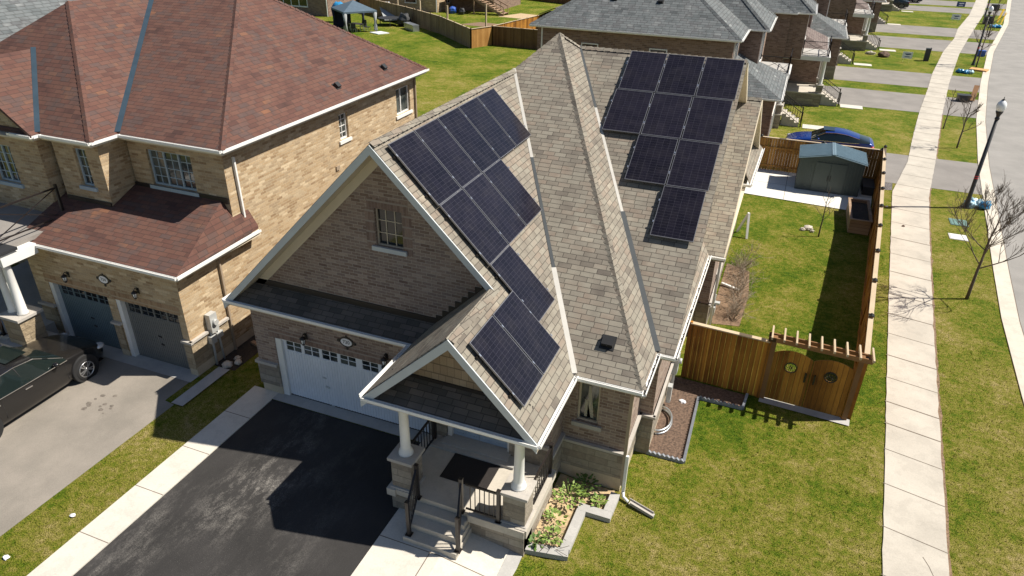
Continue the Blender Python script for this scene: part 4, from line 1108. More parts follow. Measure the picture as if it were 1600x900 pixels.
for r_, cols in enumerate(((0, 1, 2), (0, 1, 2), (1, 2), (2,))):
    for c_ in cols:
        sk = -.028
        p_ = TR - sC * (.835 + r_ * 1.69) + Vector(((c_ - 2) * 1.142 - .57 - r_ * .045, 0, 0))
        rn = ('top row', 'second row', 'third row', 'bottom row')[r_]
        lb = 'solar panel in the right hand array, ' + (rn + ', ' + word[c_] + ' one' if len(cols) == 3 else rn + ', ' + word[c_ - 0].replace('middle', 'left') + ' one of two' if len(cols) == 2 else 'single one at its bottom')
        place_panel(p_, (1, 0, 0), sC, lb)
# mounting rails with clamps: parts of the roof
m = MB(); cl = MB()
for s_, y0_, n_ in ((.3, 12.43, 5), (1.35, 12.43, 5), (1.97, 12.46, 3), (3.0, 12.46, 3), (3.64, 12.48, 1), (4.7, 12.48, 1), (4.4, 10.24, 2), (5.4, 10.24, 2)):
    a = onA(y0_ - .04, s_) - nA * .075; b = onA(y0_ + n_ * 1.148 + .02, s_) - nA * .075; m.beam(a, b, .05, .05, up=nA)
    for k in range(n_ + 1):
        c = onA(y0_ - .005 + k * 1.148, s_); cl.beam(c - sA * .03 + nA * .004, c + sA * .03 + nA * .004, .03, .012, up=nA)
m.build('panel_rail', 'black_metal', roof)
for r_, c0 in ((0, 0), (1, 0), (2, 1), (3, 2)):
    for f_ in (.3, .72):
        a = TR - sC * ((r_ + f_) * 1.69) + Vector(((c0 - 3) * 1.142 - .05, 0, 0)) - nC * .075; b = Vector((TR.x - r_ * .045 - .05, a.y, a.z)); 
        mm_ = MB(); cl.beam(a, b, .03, .03, up=nC)
        for k in range(c0, 3):
            c = TR - sC * ((r_ + f_) * 1.69) + Vector(((k - 3) * 1.142 - r_ * .045, 0, 0)); cl.beam(c - sC * .03 + nC * .004, c + sC * .03 + nC * .004, .03, .012, up=nC)
cl.build('panel_clamp', 'rail_silver', roof)
# ------------------------------------------------------------------ neighbour on the left: two storeys, red-brown roof
N = thing('brick_house', 'two storey tan brick house with red-brown shingle roof and two dark single garage doors', 'house', (-19.0, 20.0, 0))
ZN = 6.2; ZG = 3.45
r1 = [plane(-14.0, 0, ZN, gx=-.7), plane(0, 14.29, ZN, gy=.467), plane(0, 26.26, ZN, gy=-.7), plane(-27.0, 0, ZN, gx=.7)]
m = MB()
hip(m, r1, rect(-27.0, -14.0, 14.29, 26.26))
bay = [plane(-17.72, 0, ZN, gx=-.7), plane(0, 13.36, ZN, gy=.78), plane(-26.3, 0, ZN, gx=.7), plane(0, 24, ZN + .01, gy=-.7)]
hip(m, bay, rect(-26.3, -17.72, 13.36, 24.0))
# small forward gable at the far left
hip(m, [plane(-19.69, 0, ZN, gx=-.745), plane(-24.5, 0, ZN, gx=.745)], rect(-24.5, -19.69, 13.12, 16.2))
nroof = m.build('roof', 'shingle_red', N)
m = MB()
A0 = (-14.0, 14.29, ZN)
cap_line(m, A0, (-18.8, 21.47, 9.56), .2); cap_line(m, (-14.0, 26.26, ZN), (-18.8, 21.47, 9.56), .2); cap_line(m, (-18.8, 21.47, 9.56), (-22.2, 21.47, 9.56), .3)
cap_line(m, (-17.72, 13.36, ZN), (-22.0, 13.36 + 4.28 * .7 / .78, ZN + .7 * 4.28), .2)
m.build('ridge_cap', 'shingle_red', nroof)
m = MB()
k_ = .7 / .467
m.beam((-17.74, 14.3, ZN + .05), (-17.74 - 4.2, 14.3 + 4.2 * k_, ZN + .05 + 4.2 * .7), .17, .012)
m.beam((-19.72, 13.36, ZN + .05), (-22.08, 15.65, ZN + 1.83), .14, .012)
m.build('valley_flashing', 'flashing_blue', nroof)
for (x, y) in ((-14.48, 20.61), (-14.53, 23.81)): roof_vent(x - .05, y, r1[0], nroof, .2)
# garage pent roof
m = MB()
gp = [plane(0, 11.95, ZG, gy=.40), plane(-14.03, 0, ZG, gx=-1.7)]
hip(m, gp, [(-20.05, 11.95), (-14.03, 11.95), (-14.1, 15.3), (-14.9, 15.3), (-14.9, 14.7), (-20.05, 14.7)])
gr_ = m.build('garage_roof', 'shingle_red', N)
m = MB(); m.box(-17.9, -14.4, 14.6, 14.64, 4.45, 4.62); m.box(-19.7, -17.95, 13.65, 13.69, 4.1, 4.25); m.box(-14.6, -14.3, 15.0, 15.3, ZG + .1, ZG + .25); m.build('flashing_and_shade', 'black_metal', gr_)
# walls
mb = MB(); ms = MB(); mf = MB(); ml = MB(); md = MB()
yb = 14.65
w3 = (-17.2, -15.55, 4.62, 5.72)
wall(mb, (0, yb, 0), XF, NF, [(-17.9, 3.4), (-14.38, 3.4), (-14.38, 6.2), (-17.9, 6.2)], [w3], .12)
w2 = (-18.95, -18.47, 4.65, 5.8)
wall(mb, (0, 13.7, 0), XF, NF, [(-19.75, 3.4), (-17.95, 3.4), (-17.95, 6.2), (-19.75, 6.2)], [w2], .12)
wall(mb, (-17.95, 0, 0), YF, NR, [(13.7, 3.4), (14.7, 3.4), (14.7, 6.2), (13.7, 6.2)])
w1 = (-22.2, -21.25, 4.42, 5.62)
wall(mb, (0, 13.42, 0), XF, NF, [(-24.4, 3.0), (-20.0, 3.0), (-20.0, 6.2), (-24.4, 6.2)], [w1], .12)
wall(mb, (-20.0, 0, 0), YF, NR, [(13.42, 3.0), (14.2, 3.0), (14.2, 6.2), (13.42, 6.2)]); wall(mb, (0, 13.42, 0), XF, NF, [(-24.2, 6.15), (-20.0, 6.15), (-22.1, 7.7)])
sw1 = (20.32, 20.86, 4.74, 5.66); sw2 = (24.28, 25.38, 4.66, 5.70)
wall(mb, (-14.38, 0, 0), YF, NR, [(12.2, 1.15), (15.6, 1.15), (15.6, 3.5), (12.2, 3.5)])
wall(mb, (-14.38, 0, 0), YF, NR, [(14.65, 3.5), (25.9, 3.5), (25.9, 6.2), (14.65, 6.2)], [sw1, sw2], .12)
wall(mb, (-14.38, 0, 0), YF, NR, [(15.6, .3), (25.9, .3), (25.9, 3.5), (15.6, 3.5)])
wall(mb, (0, 25.9, 0), XF, YF, [(-26.6, 0), (-14.38, 0), (-14.38, 6.2), (-26.6, 6.2)])
wall(ms, (-14.35, 0, 0), YF, NR, [(12.17, .3), (13.65, .3), (13.65, 1.15), (12.17, 1.15)]); wall(mb, (-14.38, 0, 0), YF, NR, [(13.65, .3), (15.6, .3), (15.6, 1.15), (13.65, 1.15)])
wall(mf, (-14.365, 0, 0), YF, NR, [(12.19, -.1), (25.9, -.1), (25.9, .3), (12.19, .3)])
ml.box(-14.38, -14.28, 12.12, 12.80, 1.14, 1.21); ml.box(-14.38, -14.28, 13.1, 13.65, 1.14, 1.21)
# garage front wall y = 12.2
d1 = (-19.62, -17.25, -.1, 2.0); d2 = (-16.95, -14.62, -.1, 2.0)
wall(mb, (0, 12.2, 0), XF, NF, [(-20.2, -.1), (-14.38, -.1), (-14.38, 3.5), (-20.2, 3.5)], [d1, d2], .22)
for a, b in ((-20.24, d1[0]), (d1[1], d2[0]), (d2[1], -14.34)):
    wall(ms, (0, 12.165, 0), XF, NF, [(a, .25), (b, .25), (b, 1.15), (a, 1.15)]); wall(mf, (0, 12.18, 0), XF, NF, [(a, -.1), (b, -.1), (b, .25), (a, .25)]); ml.box(a - .03, b + .03 if b < -14.4 else b + .08, 12.1, 12.2, 1.14, 1.21)
for d in (d1, d2): md.poly([(d[0] - .1, 12.194, 2.004), (d[1] + .1, 12.194, 2.004), (d[1] + .1, 12.194, 2.27), (d[0] - .1, 12.194, 2.27)])
wall(mb, (-20.2, 0, 0), YF, NL, [(12.2, -.1), (14, -.1), (14, 3.5), (12.2, 3.5)])
# recessed entry wall and far-left body
wall(mb, (0, 15.2, 0), XF, NF, [(-26.6, 0), (-20.2, 0), (-20.2, 3.4), (-26.6, 3.4)]); wall(mb, (0, 14.3, 0), XF, NF, [(-26.6, 3.4), (-24.4, 3.4), (-24.4, 6.2), (-26.6, 6.2)])
wall(mb, (-26.6, 0, 0), YF, NL, [(14.3, 0), (25.9, 0), (25.9, 6.2), (14.3, 6.2)])
mb.build('wall', 'brick_tan', N); ms.build('stone_base', 'stone_tan', N); mf.build('foundation', 'concrete_found', N); ml.build('stone_ledge', 'sill', N); md.build('soldier_course', 'brick_tan_soldier', N)
window(N, (0, yb, 0), XF, NF, *w3, frame='window_frame_blue', sill='window_frame_blue', cols=6, rows=4, mull=(.333, .667), dep=.12)
window(N, (0, 13.7, 0), XF, NF, *w2, frame='window_frame_blue', sill='window_frame_blue', cols=2, rows=4, dep=.12)
window(N, (0, 13.42, 0), XF, NF, *w1, frame='window_frame_blue', sill='window_frame_blue', cols=4, rows=4, mull=(.5,), dep=.12)
window(N, (-14.38, 0, 0), YF, NR, *sw1, frame='white_trim', sill='white_trim', cols=2, rows=4, dep=.12); window(N, (-14.38, 0, 0), YF, NR, *sw2, frame='white_trim', sill='white_trim', mull=(.42,), dep=.12)
# eaves
m = MB()
gutter(m, [(-17.85, 14.29, ZN), (-13.98, 14.29, ZN)], 1); gutter(m, [(-14.0, 14.25, ZN), (-14.0, 26.26, ZN)], 1); gutter(m, [(-19.72, 13.36, ZN), (-17.70, 13.36, ZN)], 1)
gutter(m, [(-17.72, 13.32, ZN), (-17.72, 14.29, ZN)], 1); gutter(m, [(-20.6, 13.14, ZN), (-19.67, 13.14, ZN)], 1); gutter(m, [(-19.69, 13.12, ZN), (-19.69, 13.36, ZN)], 1)
gutter(m, [(-20.05, 11.95, ZG), (-14.0, 11.95, ZG)], 1); gutter(m, [(-14.03, 11.9, ZG), (-14.1, 15.3, ZG)], 1); gutter(m, [(-20.05, 14.4, ZG), (-20.05, 11.95, ZG)], 1)
m.build('eave_gutter', 'eave_gutter', N)
m = MB()
m.box(-17.9, -14.02, 14.31, 14.75, ZN - .17, ZN - .13); m.box(-14.45, -14.02, 14.75, 26.2, ZN - .17, ZN - .13); m.box(-19.7, -17.74, 13.38, 13.8, ZN - .17, ZN - .13); m.box(-18.0, -17.74, 13.8, 14.7, ZN - .17, ZN - .13)
m.box(-20.0, -14.05, 11.97, 12.25, ZG - .17, ZG - .13); m.box(-14.45, -14.05, 12.25, 15.3, ZG - .17, ZG - .13); m.box(-24.6, -19.71, 13.14, 13.45, ZN - .17, ZN - .13)
m.build('soffit', 'soffit_cream', N)
m = MB(); m.beam((-14.33, 13.75, 3.2), (-14.33, 13.72, .02), .075, .06); m.tube([(-14.1, 13.3, 3.3), (-14.2, 13.6, 3.28), (-14.32, 13.75, 3.1)], .04, 6); m.build('downspout', 'downspout_taupe', N)
m = MB(); m.beam((-14.33, 15.02, 5.75), (-14.33, 15.05, 3.85), .075, .06); m.tube([(-14.33, 15.05, 3.87), (-14.3, 14.95, 3.78)], .04, 6); m.build('downspout', 'white_trim', N)
m = MB(); m.beam((-14.33, 25.75, 5.95), (-14.33, 25.75, 0.05), .075, .06); m.build('downspout', 'downspout_taupe', N)
m = MB(); m.box(-14.37, -14.33, 19.85, 20.05, 3.8, 3.95); m.build('wall_vent', 'downspout_taupe', N)
for k, d in enumerate((d1, d2)):
    m = MB(); a, b = d[0] + .16, d[1] - .02; z1_ = 1.93
    m.box(a, b, 12.36, 12.41, .02, 1.58); m.box(a, b, 12.36, 12.41, 1.86, z1_)
    ww = (b - a); L_ = [(a + .1 + q * (ww - .2) / 4 + .02, a + .1 + (q + 1) * (ww - .2) / 4 - .04) for q in range(4)]; prev = a
    for p0, p1 in L_: m.box(prev, p0, 12.36, 12.41, 1.58, 1.86); prev = p1
    m.box(prev, b, 12.36, 12.41, 1.58, 1.86)
    for q in range(1, 28): xx = a + q * ww / 28; m.box(xx - .008, xx + .03, 12.35, 12.36, .05, 1.55)
    for p0, p1 in L_: m.box((p0 + p1) / 2 - .01, (p0 + p1) / 2 + .01, 12.365, 12.39, 1.58, 1.86); m.box(p0, p1, 12.365, 12.385, 1.715, 1.73)
    dd = m.build('garage_door', ('door_teal', 'door_taupe')[k], N, label=('teal grey garage door behind the parked car', 'taupe grey garage door nearest the corner')[k])
    g = MB()
    for p0, p1 in L_: g.box(p0 - .005, p1 + .005, 12.38, 12.405, 1.575, 1.865)
    g.build('door_glass', 'glass_dark', dd)
    h_ = MB(); c = a + ww * .5; h_.beam((c - .05, 12.34, .95), (c + .08, 12.34, .93), .02, .03); h_.beam((c, 12.34, .68), (c + .1, 12.34, .66), .02, .04); h_.build('handle', 'black_metal', dd)
    m = MB(); m.box(d[0] - .0, a, 12.22, 12.42, .02, 2.0); m.build('door_trim', 'white_trim', N)
coach(-18.6, 12.2, 2.45, N); coach(-15.9, 12.2, 2.5, N); plaque('734', -17.15, 12.2, 2.6, N)
# electric meter on the side wall
m = MB(); m.box(-14.36, -14.18, 12.85, 13.12, 1.12, 1.72); m.tube([(-14.18, 13.0, 1.45), (-14.10, 13.0, 1.45)], .09, 12); m.box(-14.34, -14.2, 12.78, 12.98, .78, 1.02); m.box(-14.34, -14.25, 13.06, 13.3, .8, .98)
m.tube([(-14.3, 12.9, 1.12), (-14.3, 12.88, -.05)], .035, 8); m.tube([(-14.3, 13.15, 1.2), (-14.3, 13.2, -.05)], .03, 8)
m.build('electric_meter', 'meter_grey', N)
# porch with paired columns and balcony on the far left
m = MB(); m.box(-19.85, -19.15, 10.75, 11.4, -.05, 1.5); pr = m.build('pier', 'stone_tan', N)
m = MB(); m.box(-19.92, -19.08, 10.68, 11.47, 1.5, 1.58); m.box(-20.1, -18.75, 10.6, 11.6, .55, .65); m.build('pier_cap', 'sill', pr)
for x in (-19.70, -19.32):
    m = MB(); m.lathe([(.15, 1.58), (.15, 1.64), (.13, 1.68), (.105, 3.2), (.13, 3.24), (.13, 3.3)], (x, 11.05, 0), 14); m.build('column', 'white_trim', N)
m = MB(); m.box(-24.5, -19.1, 10.85, 11.3, 3.2, 3.55); m.box(-20.1, -19.1, 11.3, 11.9, 3.2, 3.50)
m.build('porch_beam', 'white_trim', N)
m = MB(); m.box(-24.5, -19.05, 10.8, 11.35, 3.55, 3.63); m.build('balcony_edge', 'bin_dark', N)
m = MB(); m.box(-24.5, -19.35, 11.35, 13.45, 3.5, 3.62); m.build('balcony_floor', 'asphalt_drive', N)
m = MB(); m.box(-24.5, -19.9, 11.0, 15.2, -.05, .55); m.build('porch_floor', 'concrete_grey', N)
for k in range(3):
    m = MB(); m.box(-22.6, -20.3, 11.0 - .3 * (k + 1), 11.02, -.05, .52 - .14 * (k + 1)); m.build('step', 'concrete_walk', N)
def xrail(p, q, parent, h=.95):
    p = Vector(p); q = Vector(q); up = Vector((0, 0, 1)); m = MB(); m.beam(p + up * h, q + up * h, .05, .04); m.beam(p + up * .08, q + up * .08, .04, .03); m.beam(p + up * .08, q + up * h, .022, .022); m.beam(p + up * h, q + up * .08, .022, .022)
    r = m.build('railing', 'black_metal', parent); c = MB(); c.beam(p, p + up * (h + .1), .07, .07); c.build('post', 'black_metal', r); c = MB(); c.beam(q, q + up * (h + .1), .07, .07); c.build('post', 'black_metal', r)
xrail((-22.0, 11.0, 3.72), (-19.45, 11.0, 3.72), N); xrail((-19.45, 11.0, 3.72), (-19.45, 13.2, 3.72), N); xrail((-24.4, 11.0, 3.72), (-22.0, 11.0, 3.72), N)
railing((-20.6, 11.05, .55), (-20.6, 10.1, .05), .8, 7, N)
# grey roof beyond: the next house along, seen over the ridge
N2 = thing('brick_house', 'house beyond the red-brown roof at the top left, only its grey roof showing', 'house', (-40, 22, 0))
m = MB(); hip(m, [plane(-29, 0, ZN, gx=-.75), plane(0, 14.5, ZN, gy=.6), plane(0, 29, ZN, gy=-.6), plane(-46, 0, ZN, gx=.75)], rect(-46, -29, 14.5, 29)); m.build('roof', 'shingle_grey', N2)
m = MB(); m.box(-45.6, -29.4, 14.9, 28.6, -.1, ZN); m.build('wall', 'brick_row', N2)
m = MB(); gutter(m, [(-29, 14.5, ZN), (-29, 29, ZN)], 1); m.build('eave_gutter', 'eave_gutter', N2)
sheet('neighbour_soil', rect(-14.36, -13.6, 12.8, 15.0), 'soil_dark', 0.01)
m = MB()
for k, (x, y, r) in enumerate(((-13.95, 12.9, .16), (-13.75, 13.15, .12), (-13.9, 13.3, .1))): m.blob((x, y, .06), r, k, 8, 6, .4, (1, 1, .7))
tag(m.build('rock', 'rock'), 'pale rocks on the ground below the neighbour electric meter', 'rock')
m = MB(); m.beam((-14.1, 14.2, .05), (-13.0, 13.9, .05), .12, .08); tag(m.build('wooden_plank', 'planter_wood'), 'grey plank lying between the two houses', 'plank')
# ------------------------------------------------------------------ fences, gate, yard
ZL = -.3
def board_fence(name, pts, h, mat, cap, label, post_every=2.4, caps=True, board=.14, z=ZL, rails=0, pcap='black_plastic', trim=.14, group=None, hs=None, posth=.06):
    root = thing(name, label, 'fence', (pts[0][0], pts[0][1], z), group)
    for i, (a, b) in enumerate(zip(pts[:-1], pts[1:])):
        a = Vector((a[0], a[1], z)); b = Vector((b[0], b[1], z)); d = b - a; L = d.length; d.normalize(); n = max(1, round(L / post_every)); sx = Vector((d.y, -d.x, 0)); up = Vector((0, 0, 1))
        m = MB(); nb = max(1, int(L / board)); random.seed(int(L * 100) + i)
        for k in range(nb):
            p = a + d * (L * k / nb); q = a + d * (L * (k + 1) / nb - .006); o = sx * random.uniform(-.006, .006)
            m.prism([p + o - sx * .011, q + o - sx * .011, q + o + sx * .011, p + o + sx * .011], (0, 0, h - random.uniform(0, .006)))
        m.build('board_panel', mat, root)
        m = MB(); m.beam(a + up * (h + .02), b + up * (h + .02), trim, .035); m.build('top_rail', cap, root)
        if rails:
            m = MB()
            for zz in ((.35, .5 * h, h - .15) if rails == 3 else (.3, h - .5)): m.beam(a + up * zz - sx * rails * 0 - sx * .04, b + up * zz - sx * .04, .05, .09)
            m.build('cross_rail', mat, root)
        for k in range(n + 1):
            if i > 0 and k == 0: continue
            p = a + d * (L * k / n); m = MB(); m.beam(p, p + up * (h + posth), .10, .10); pp = m.build('post', mat, root)
            if caps:
                m = MB(); m.box(p.x - .075, p.x + .075, p.y - .075, p.y + .075, z + h + posth, z + h + posth + .04); m.lathe([(.075, 0), (.03, .05)], (p.x, p.y, z + h + posth + .04), 4, False); m.build('post_cap', pcap, pp)
    return root
board_fence('wooden_fence', [(3.30, 17.95), (4.2, 28.0), (5.08, 39.2)], 1.93, 'fence_wood', 'rail_wood', 'tall brown wooden fence with black post caps beside the sidewalk', 2.25, rails=2, posth=.08)
board_fence('wooden_fence', [(5.0, 39.3), (2.2, 39.25), (-.9, 39.2), (-3.6, 39.2)], 1.78, 'fence_wood_bright', 'rail_wood', 'orange brown wooden fence across the end of the back yard', 2.6, rails=2, pcap='black_plastic')
board_fence('wooden_fence', [(-1.36, 18.13), (.85, 17.98)], 1.9, 'fence_wood', 'rail_wood', 'brown board fence panel joining the house corner to the arched gate', 2.3, caps=False)
# arched double gate with pergola top
G = thing('garden_gate', 'arched wooden double gate with round iron ornaments under a small pergola', 'gate', (2.05, 17.9, ZL))
gx = (.95, 3.17); gyf = lambda x: 17.97 - .055 * (x - .9)
for k in range(2):
    x0, x1 = (1.02, 2.04) if k == 0 else (2.06, 3.08); m = MB(); nb = 8; cxo = x0 + (x1 - x0) * .5; czo = ZL + 1.25
    if k == 0: hc = x0 + .50
    else: hc = x0 + .50
    def top(x): t_ = (x - x0) / (x1 - x0); return ZL + 1.62 + .16 * math.sin(math.pi * t_) ** .8 + (.0)
    R_ = .15
    NS = 24
    for s in range(NS):
        xa = x0 + (x1 - x0) * s / NS; xb = x0 + (x1 - x0) * (s + 1) / NS - (.004 if s % 3 == 2 else 0); xm = (xa + xb) / 2; y = gyf(xm)
        segs = [(ZL + .06, top(xa), top(xb))]
        if abs(xm - hc) < R_:
            hh = math.sqrt(R_ * R_ - (xm - hc) ** 2); segs = [(ZL + .06, czo - hh, czo - hh), (czo + hh, top(xa), top(xb))]
        for zb, za_, zb_ in segs:
            m.prism([(xa, y - .012, zb), (xb, y - .012, zb), (xb, y - .012, zb_), (xa, y - .012, za_)], (0, .024, 0))
    leaf = m.build('gate_leaf', 'fence_wood', G, label=('left gate leaf', 'right gate leaf')[k])
    m = MB(); y = gyf(hc) - .02
    ring = [(hc + .16 * math.cos(t_), y, czo + .16 * math.sin(t_)) for t_ in [i * math.pi / 12 for i in range(25)]]; m.tube(ring, .014, 6, False)
    for q in range(8):
        t_ = q * math.pi / 4 + .2; px_, pz_ = hc + .085 * math.cos(t_), czo + .085 * math.sin(t_)
        m.tube([(px_ + .06 * math.cos(a_), y, pz_ + .06 * math.sin(a_)) for a_ in [i * math.pi / 4 for i in range(9)]], .007, 4, False)
    m.tube([(hc, y, czo), (hc + .03, y, czo)], .03, 8)
    m.build('iron_ornament', 'black_metal', leaf)
    m = MB(); hx = 1.93 if k == 0 else 2.17; y = gyf(hx) - .05; m.beam((hx, y, czo - .34), (hx, y, czo - .04), .045, .04); m.build('handle', 'black_metal', leaf)
for x in gx:
    m = MB(); y = gyf(x); m.box(x - .065, x + .065, y - .065, y + .065, ZL, ZL + 2.12); m.build('post', 'beam_wood', G)
m = MB(); m.box(3.09, 3.17, gyf(3.1) - .05, gyf(3.1) + .03, ZL, ZL + 2.0); m.build('post', 'fence_wood', G)
for dy in (-.12, .12):
    m = MB(); m.beam((.78, gyf(.78) + dy, ZL + 2.08), (3.42, gyf(3.42) + dy, ZL + 2.08), .045, .14); m.build('pergola_beam', 'beam_wood', G)
for k in range(9):
    x = .86 + k * (3.40 - .86) / 8; y = gyf(x); m = MB(); m.prism([(x - .022, y - .34, ZL + 2.20), (x - .022, y - .28, ZL + 2.15), (x - .022, y + .28, ZL + 2.15), (x - .022, y + .34, ZL + 2.20), (x - .022, y + .34, ZL + 2.26), (x - .022, y - .34, ZL + 2.26)], (.044, 0, 0)); m.build('rafter', 'rail_wood', G)
# scalloped stone edging round the mulch bed
def edging(name, pts, label, hh=.12, step=.11):
    m = MB()
    for a, b in zip(pts[:-1], pts[1:]):
        a = Vector((a[0], a[1], zg(a[0]))); b = Vector((b[0], b[1], zg(b[0]))); d = b - a; L = d.length; d.normalize(); n = max(1, int(L / step)); sx = Vector((d.y, -d.x, 0))
        for k in range(n):
            p = a + d * (L * k / n); q = a + d * (L * (k + 1) / n); mid = (p + q) / 2
            m.prism([p - sx * .035 - Vector((0, 0, .05)), q - sx * .035 - Vector((0, 0, .05)), q - sx * .035 + Vector((0, 0, hh * .6)), mid - sx * .035 + Vector((0, 0, hh)), p - sx * .035 + Vector((0, 0, hh * .6))], sx * .07)
    o = m.build(name, 'stone_paver'); return tag(o, label, 'edging')
edging('garden_edging', [(-1.66, 14.33), (-.70, 14.33), (-.75, 17.2), (.49, 17.18), (.55, 17.92)], 'scalloped grey edging round the brown mulch bed beside the house')
m = MB(); P_ = [(-3.5, 10.16), (-2.66, 10.36), (-2.64, 11.78), (-2.06, 11.78), (-2.03, 12.62)]
for i_, (a, b) in enumerate(zip(P_[:-1], P_[1:])):
    d = Vector((b[0] - a[0], b[1] - a[1], 0)).normalized() * (.11 if i_ % 2 == 0 else -.11)
    m.beam((a[0] - d.x, a[1] - d.y, zg(a[0]) + .06 + .002 * i_), (b[0] + d.x, b[1] + d.y, zg(b[0]) + .06 + .002 * i_), .22, .14)
tag(m.build('bed_curb', 'concrete_grey'), 'low grey concrete curb round the flower bed by the porch', 'curb')
# window well
m = MB(); pts = [(-1.62, 15.15)] + [(-1.62 + .34 * math.sin(t_), 15.7 - .55 * math.cos(t_)) for t_ in [i * math.pi / 10 for i in range(11)]] + [(-1.62, 16.25)]
for zz in range(5):
    m.tube([(x + .012 * (zz % 2), y, ZL - .25 + .1 * zz) for x, y in pts], .03, 6, True)
tag(m.build('window_well', 'galvanised'), 'corrugated metal window well in the mulch bed against the house', 'window well')
m = MB(); m.beam((-1.66, 12.42, -.23), (-1.05, 12.25, -.285), .14, .03); m.beam((-1.68, 12.49, -.2), (-1.06, 12.32, -.25), .015, .06); m.beam((-1.64, 12.35, -.2), (-1.04, 12.18, -.25), .015, .06)
tag(m.build('splash_block', 'sill'), 'downspout splash tray on the grass at the bay corner', 'splash block')
# shed
S = thing('garden_shed', 'small grey-green metal shed with pale blue ribbed gable roof on the patio', 'shed', (2.66, 37.7, ZL))
sx0, sx1, sy0, sy1, se, sr = 1.18, 4.14, 36.74, 38.7, 1.36, 1.66
m = MB(); m.prism([(sx0, sy0, ZL + .03), (sx1, sy0, ZL + .03), (sx1, sy0, se), ((sx0 + sx1) / 2, sy0, sr - .03), (sx0, sy0, se)], (0, sy1 - sy0, 0))
for k in range(20):
    x = sx0 + (k + .5) * (sx1 - sx0) / 20; m.box(x - .02, x + .02, sy0 - .03, sy0, ZL + .05, se)
for k in range(12): y = sy0 + (k + .5) * (sy1 - sy0) / 12; m.box(sx1, sx1 + .018, y - .012, y + .012, ZL + .05, se - .03)
m.build('wall', 'shed_wall_metal', S)
m = MB(); cx = (sx0 + sx1) / 2
for sg, xe in ((-1, sx0 - .1), (1, sx1 + .1)):
    ze_ = se - .02
    m.prism([(cx, sy0 - .1, sr), (xe, sy0 - .1, ze_), (xe, sy0 - .1, ze_ + .03), (cx, sy0 - .1, sr + .03)], (0, sy1 - sy0 + .2, 0))
    nr = 12
    for k in range(nr):
        y = sy0 - .1 + (k + .5) * (sy1 - sy0 + .2) / nr; m.beam((cx, y, sr + .05), (xe, y, ze_ + .05), .055, .06)
m.beam((cx, sy0 - .12, sr + .05), (cx, sy1 + .12, sr + .05), .16, .03)
m.build('roof', 'shed_roof_metal', S)
for k, (a, b) in enumerate(((cx - .72, cx - .01), (cx + .01, cx + .72))):
    m = MB(); m.box(a, b, sy0 - .045, sy0 - .019, ZL + .08, se - .12); d = m.build('door', 'shed_wall_metal', S)
    m = MB(); hx = cx + (-.06 if k == 0 else .06); m.box(hx - .02, hx + .02, sy0 - .075, sy0 - .045, .35, .62); m.build('handle', 'black_plastic', d)
# planter
P = thing('raised_planter', 'raised wooden planter box of dark soil in the fence corner', 'planter', (4.0, 33.2, ZL))
m = MB(); px0, px1, py0, py1, pt = 3.58, 4.42, 31.9, 34.6, .34
m.box(px0, px0 + .05, py0, py1, ZL, pt); m.box(px1 - .05, px1, py0, py1, ZL, pt); m.box(px0 + .05, px1 - .05, py0, py0 + .05, ZL, pt); m.box(px0 + .05, px1 - .05, py1 - .05, py1, ZL, pt)
m.box(px0 - .04, px0 + .07, py0 - .04, py1 + .04, pt, pt + .03); m.box(px1 - .07, px1 + .04, py0 - .04, py1 + .04, pt, pt + .03); m.box(px0 + .07, px1 - .07, py0 - .04, py0 + .07, pt, pt + .03); m.box(px0 + .07, px1 - .07, py1 - .07, py1 + .04, pt, pt + .03)
m.build('box', 'planter_wood', P); m = MB(); m.box(px0 + .05, px1 - .05, py0 + .05, py1 - .05, ZL, pt - .12); m.build('soil', 'soil_dark', P)
m = MB()
for k, (x, y, r) in enumerate(((1.95, 31.55, .22), (1.72, 31.35, .13), (2.12, 31.3, .09))): m.blob((x, y, ZL + .05), r, k, 8, 6, .5, (1, .8, .6))
tag(m.build('garden_rocks', 'rock'), 'small pale rocks on the lawn beside the bare sapling', 'rocks')
# storage box behind the shed corner
m = MB(); m.box(4.35, 4.85, 37.2, 38.6, ZL + .03, .1); m.box(4.33, 4.87, 37.18, 38.62, .1, .16); tag(m.build('storage_box', 'bin_dark'), 'dark storage box between the shed and the fence', 'box')

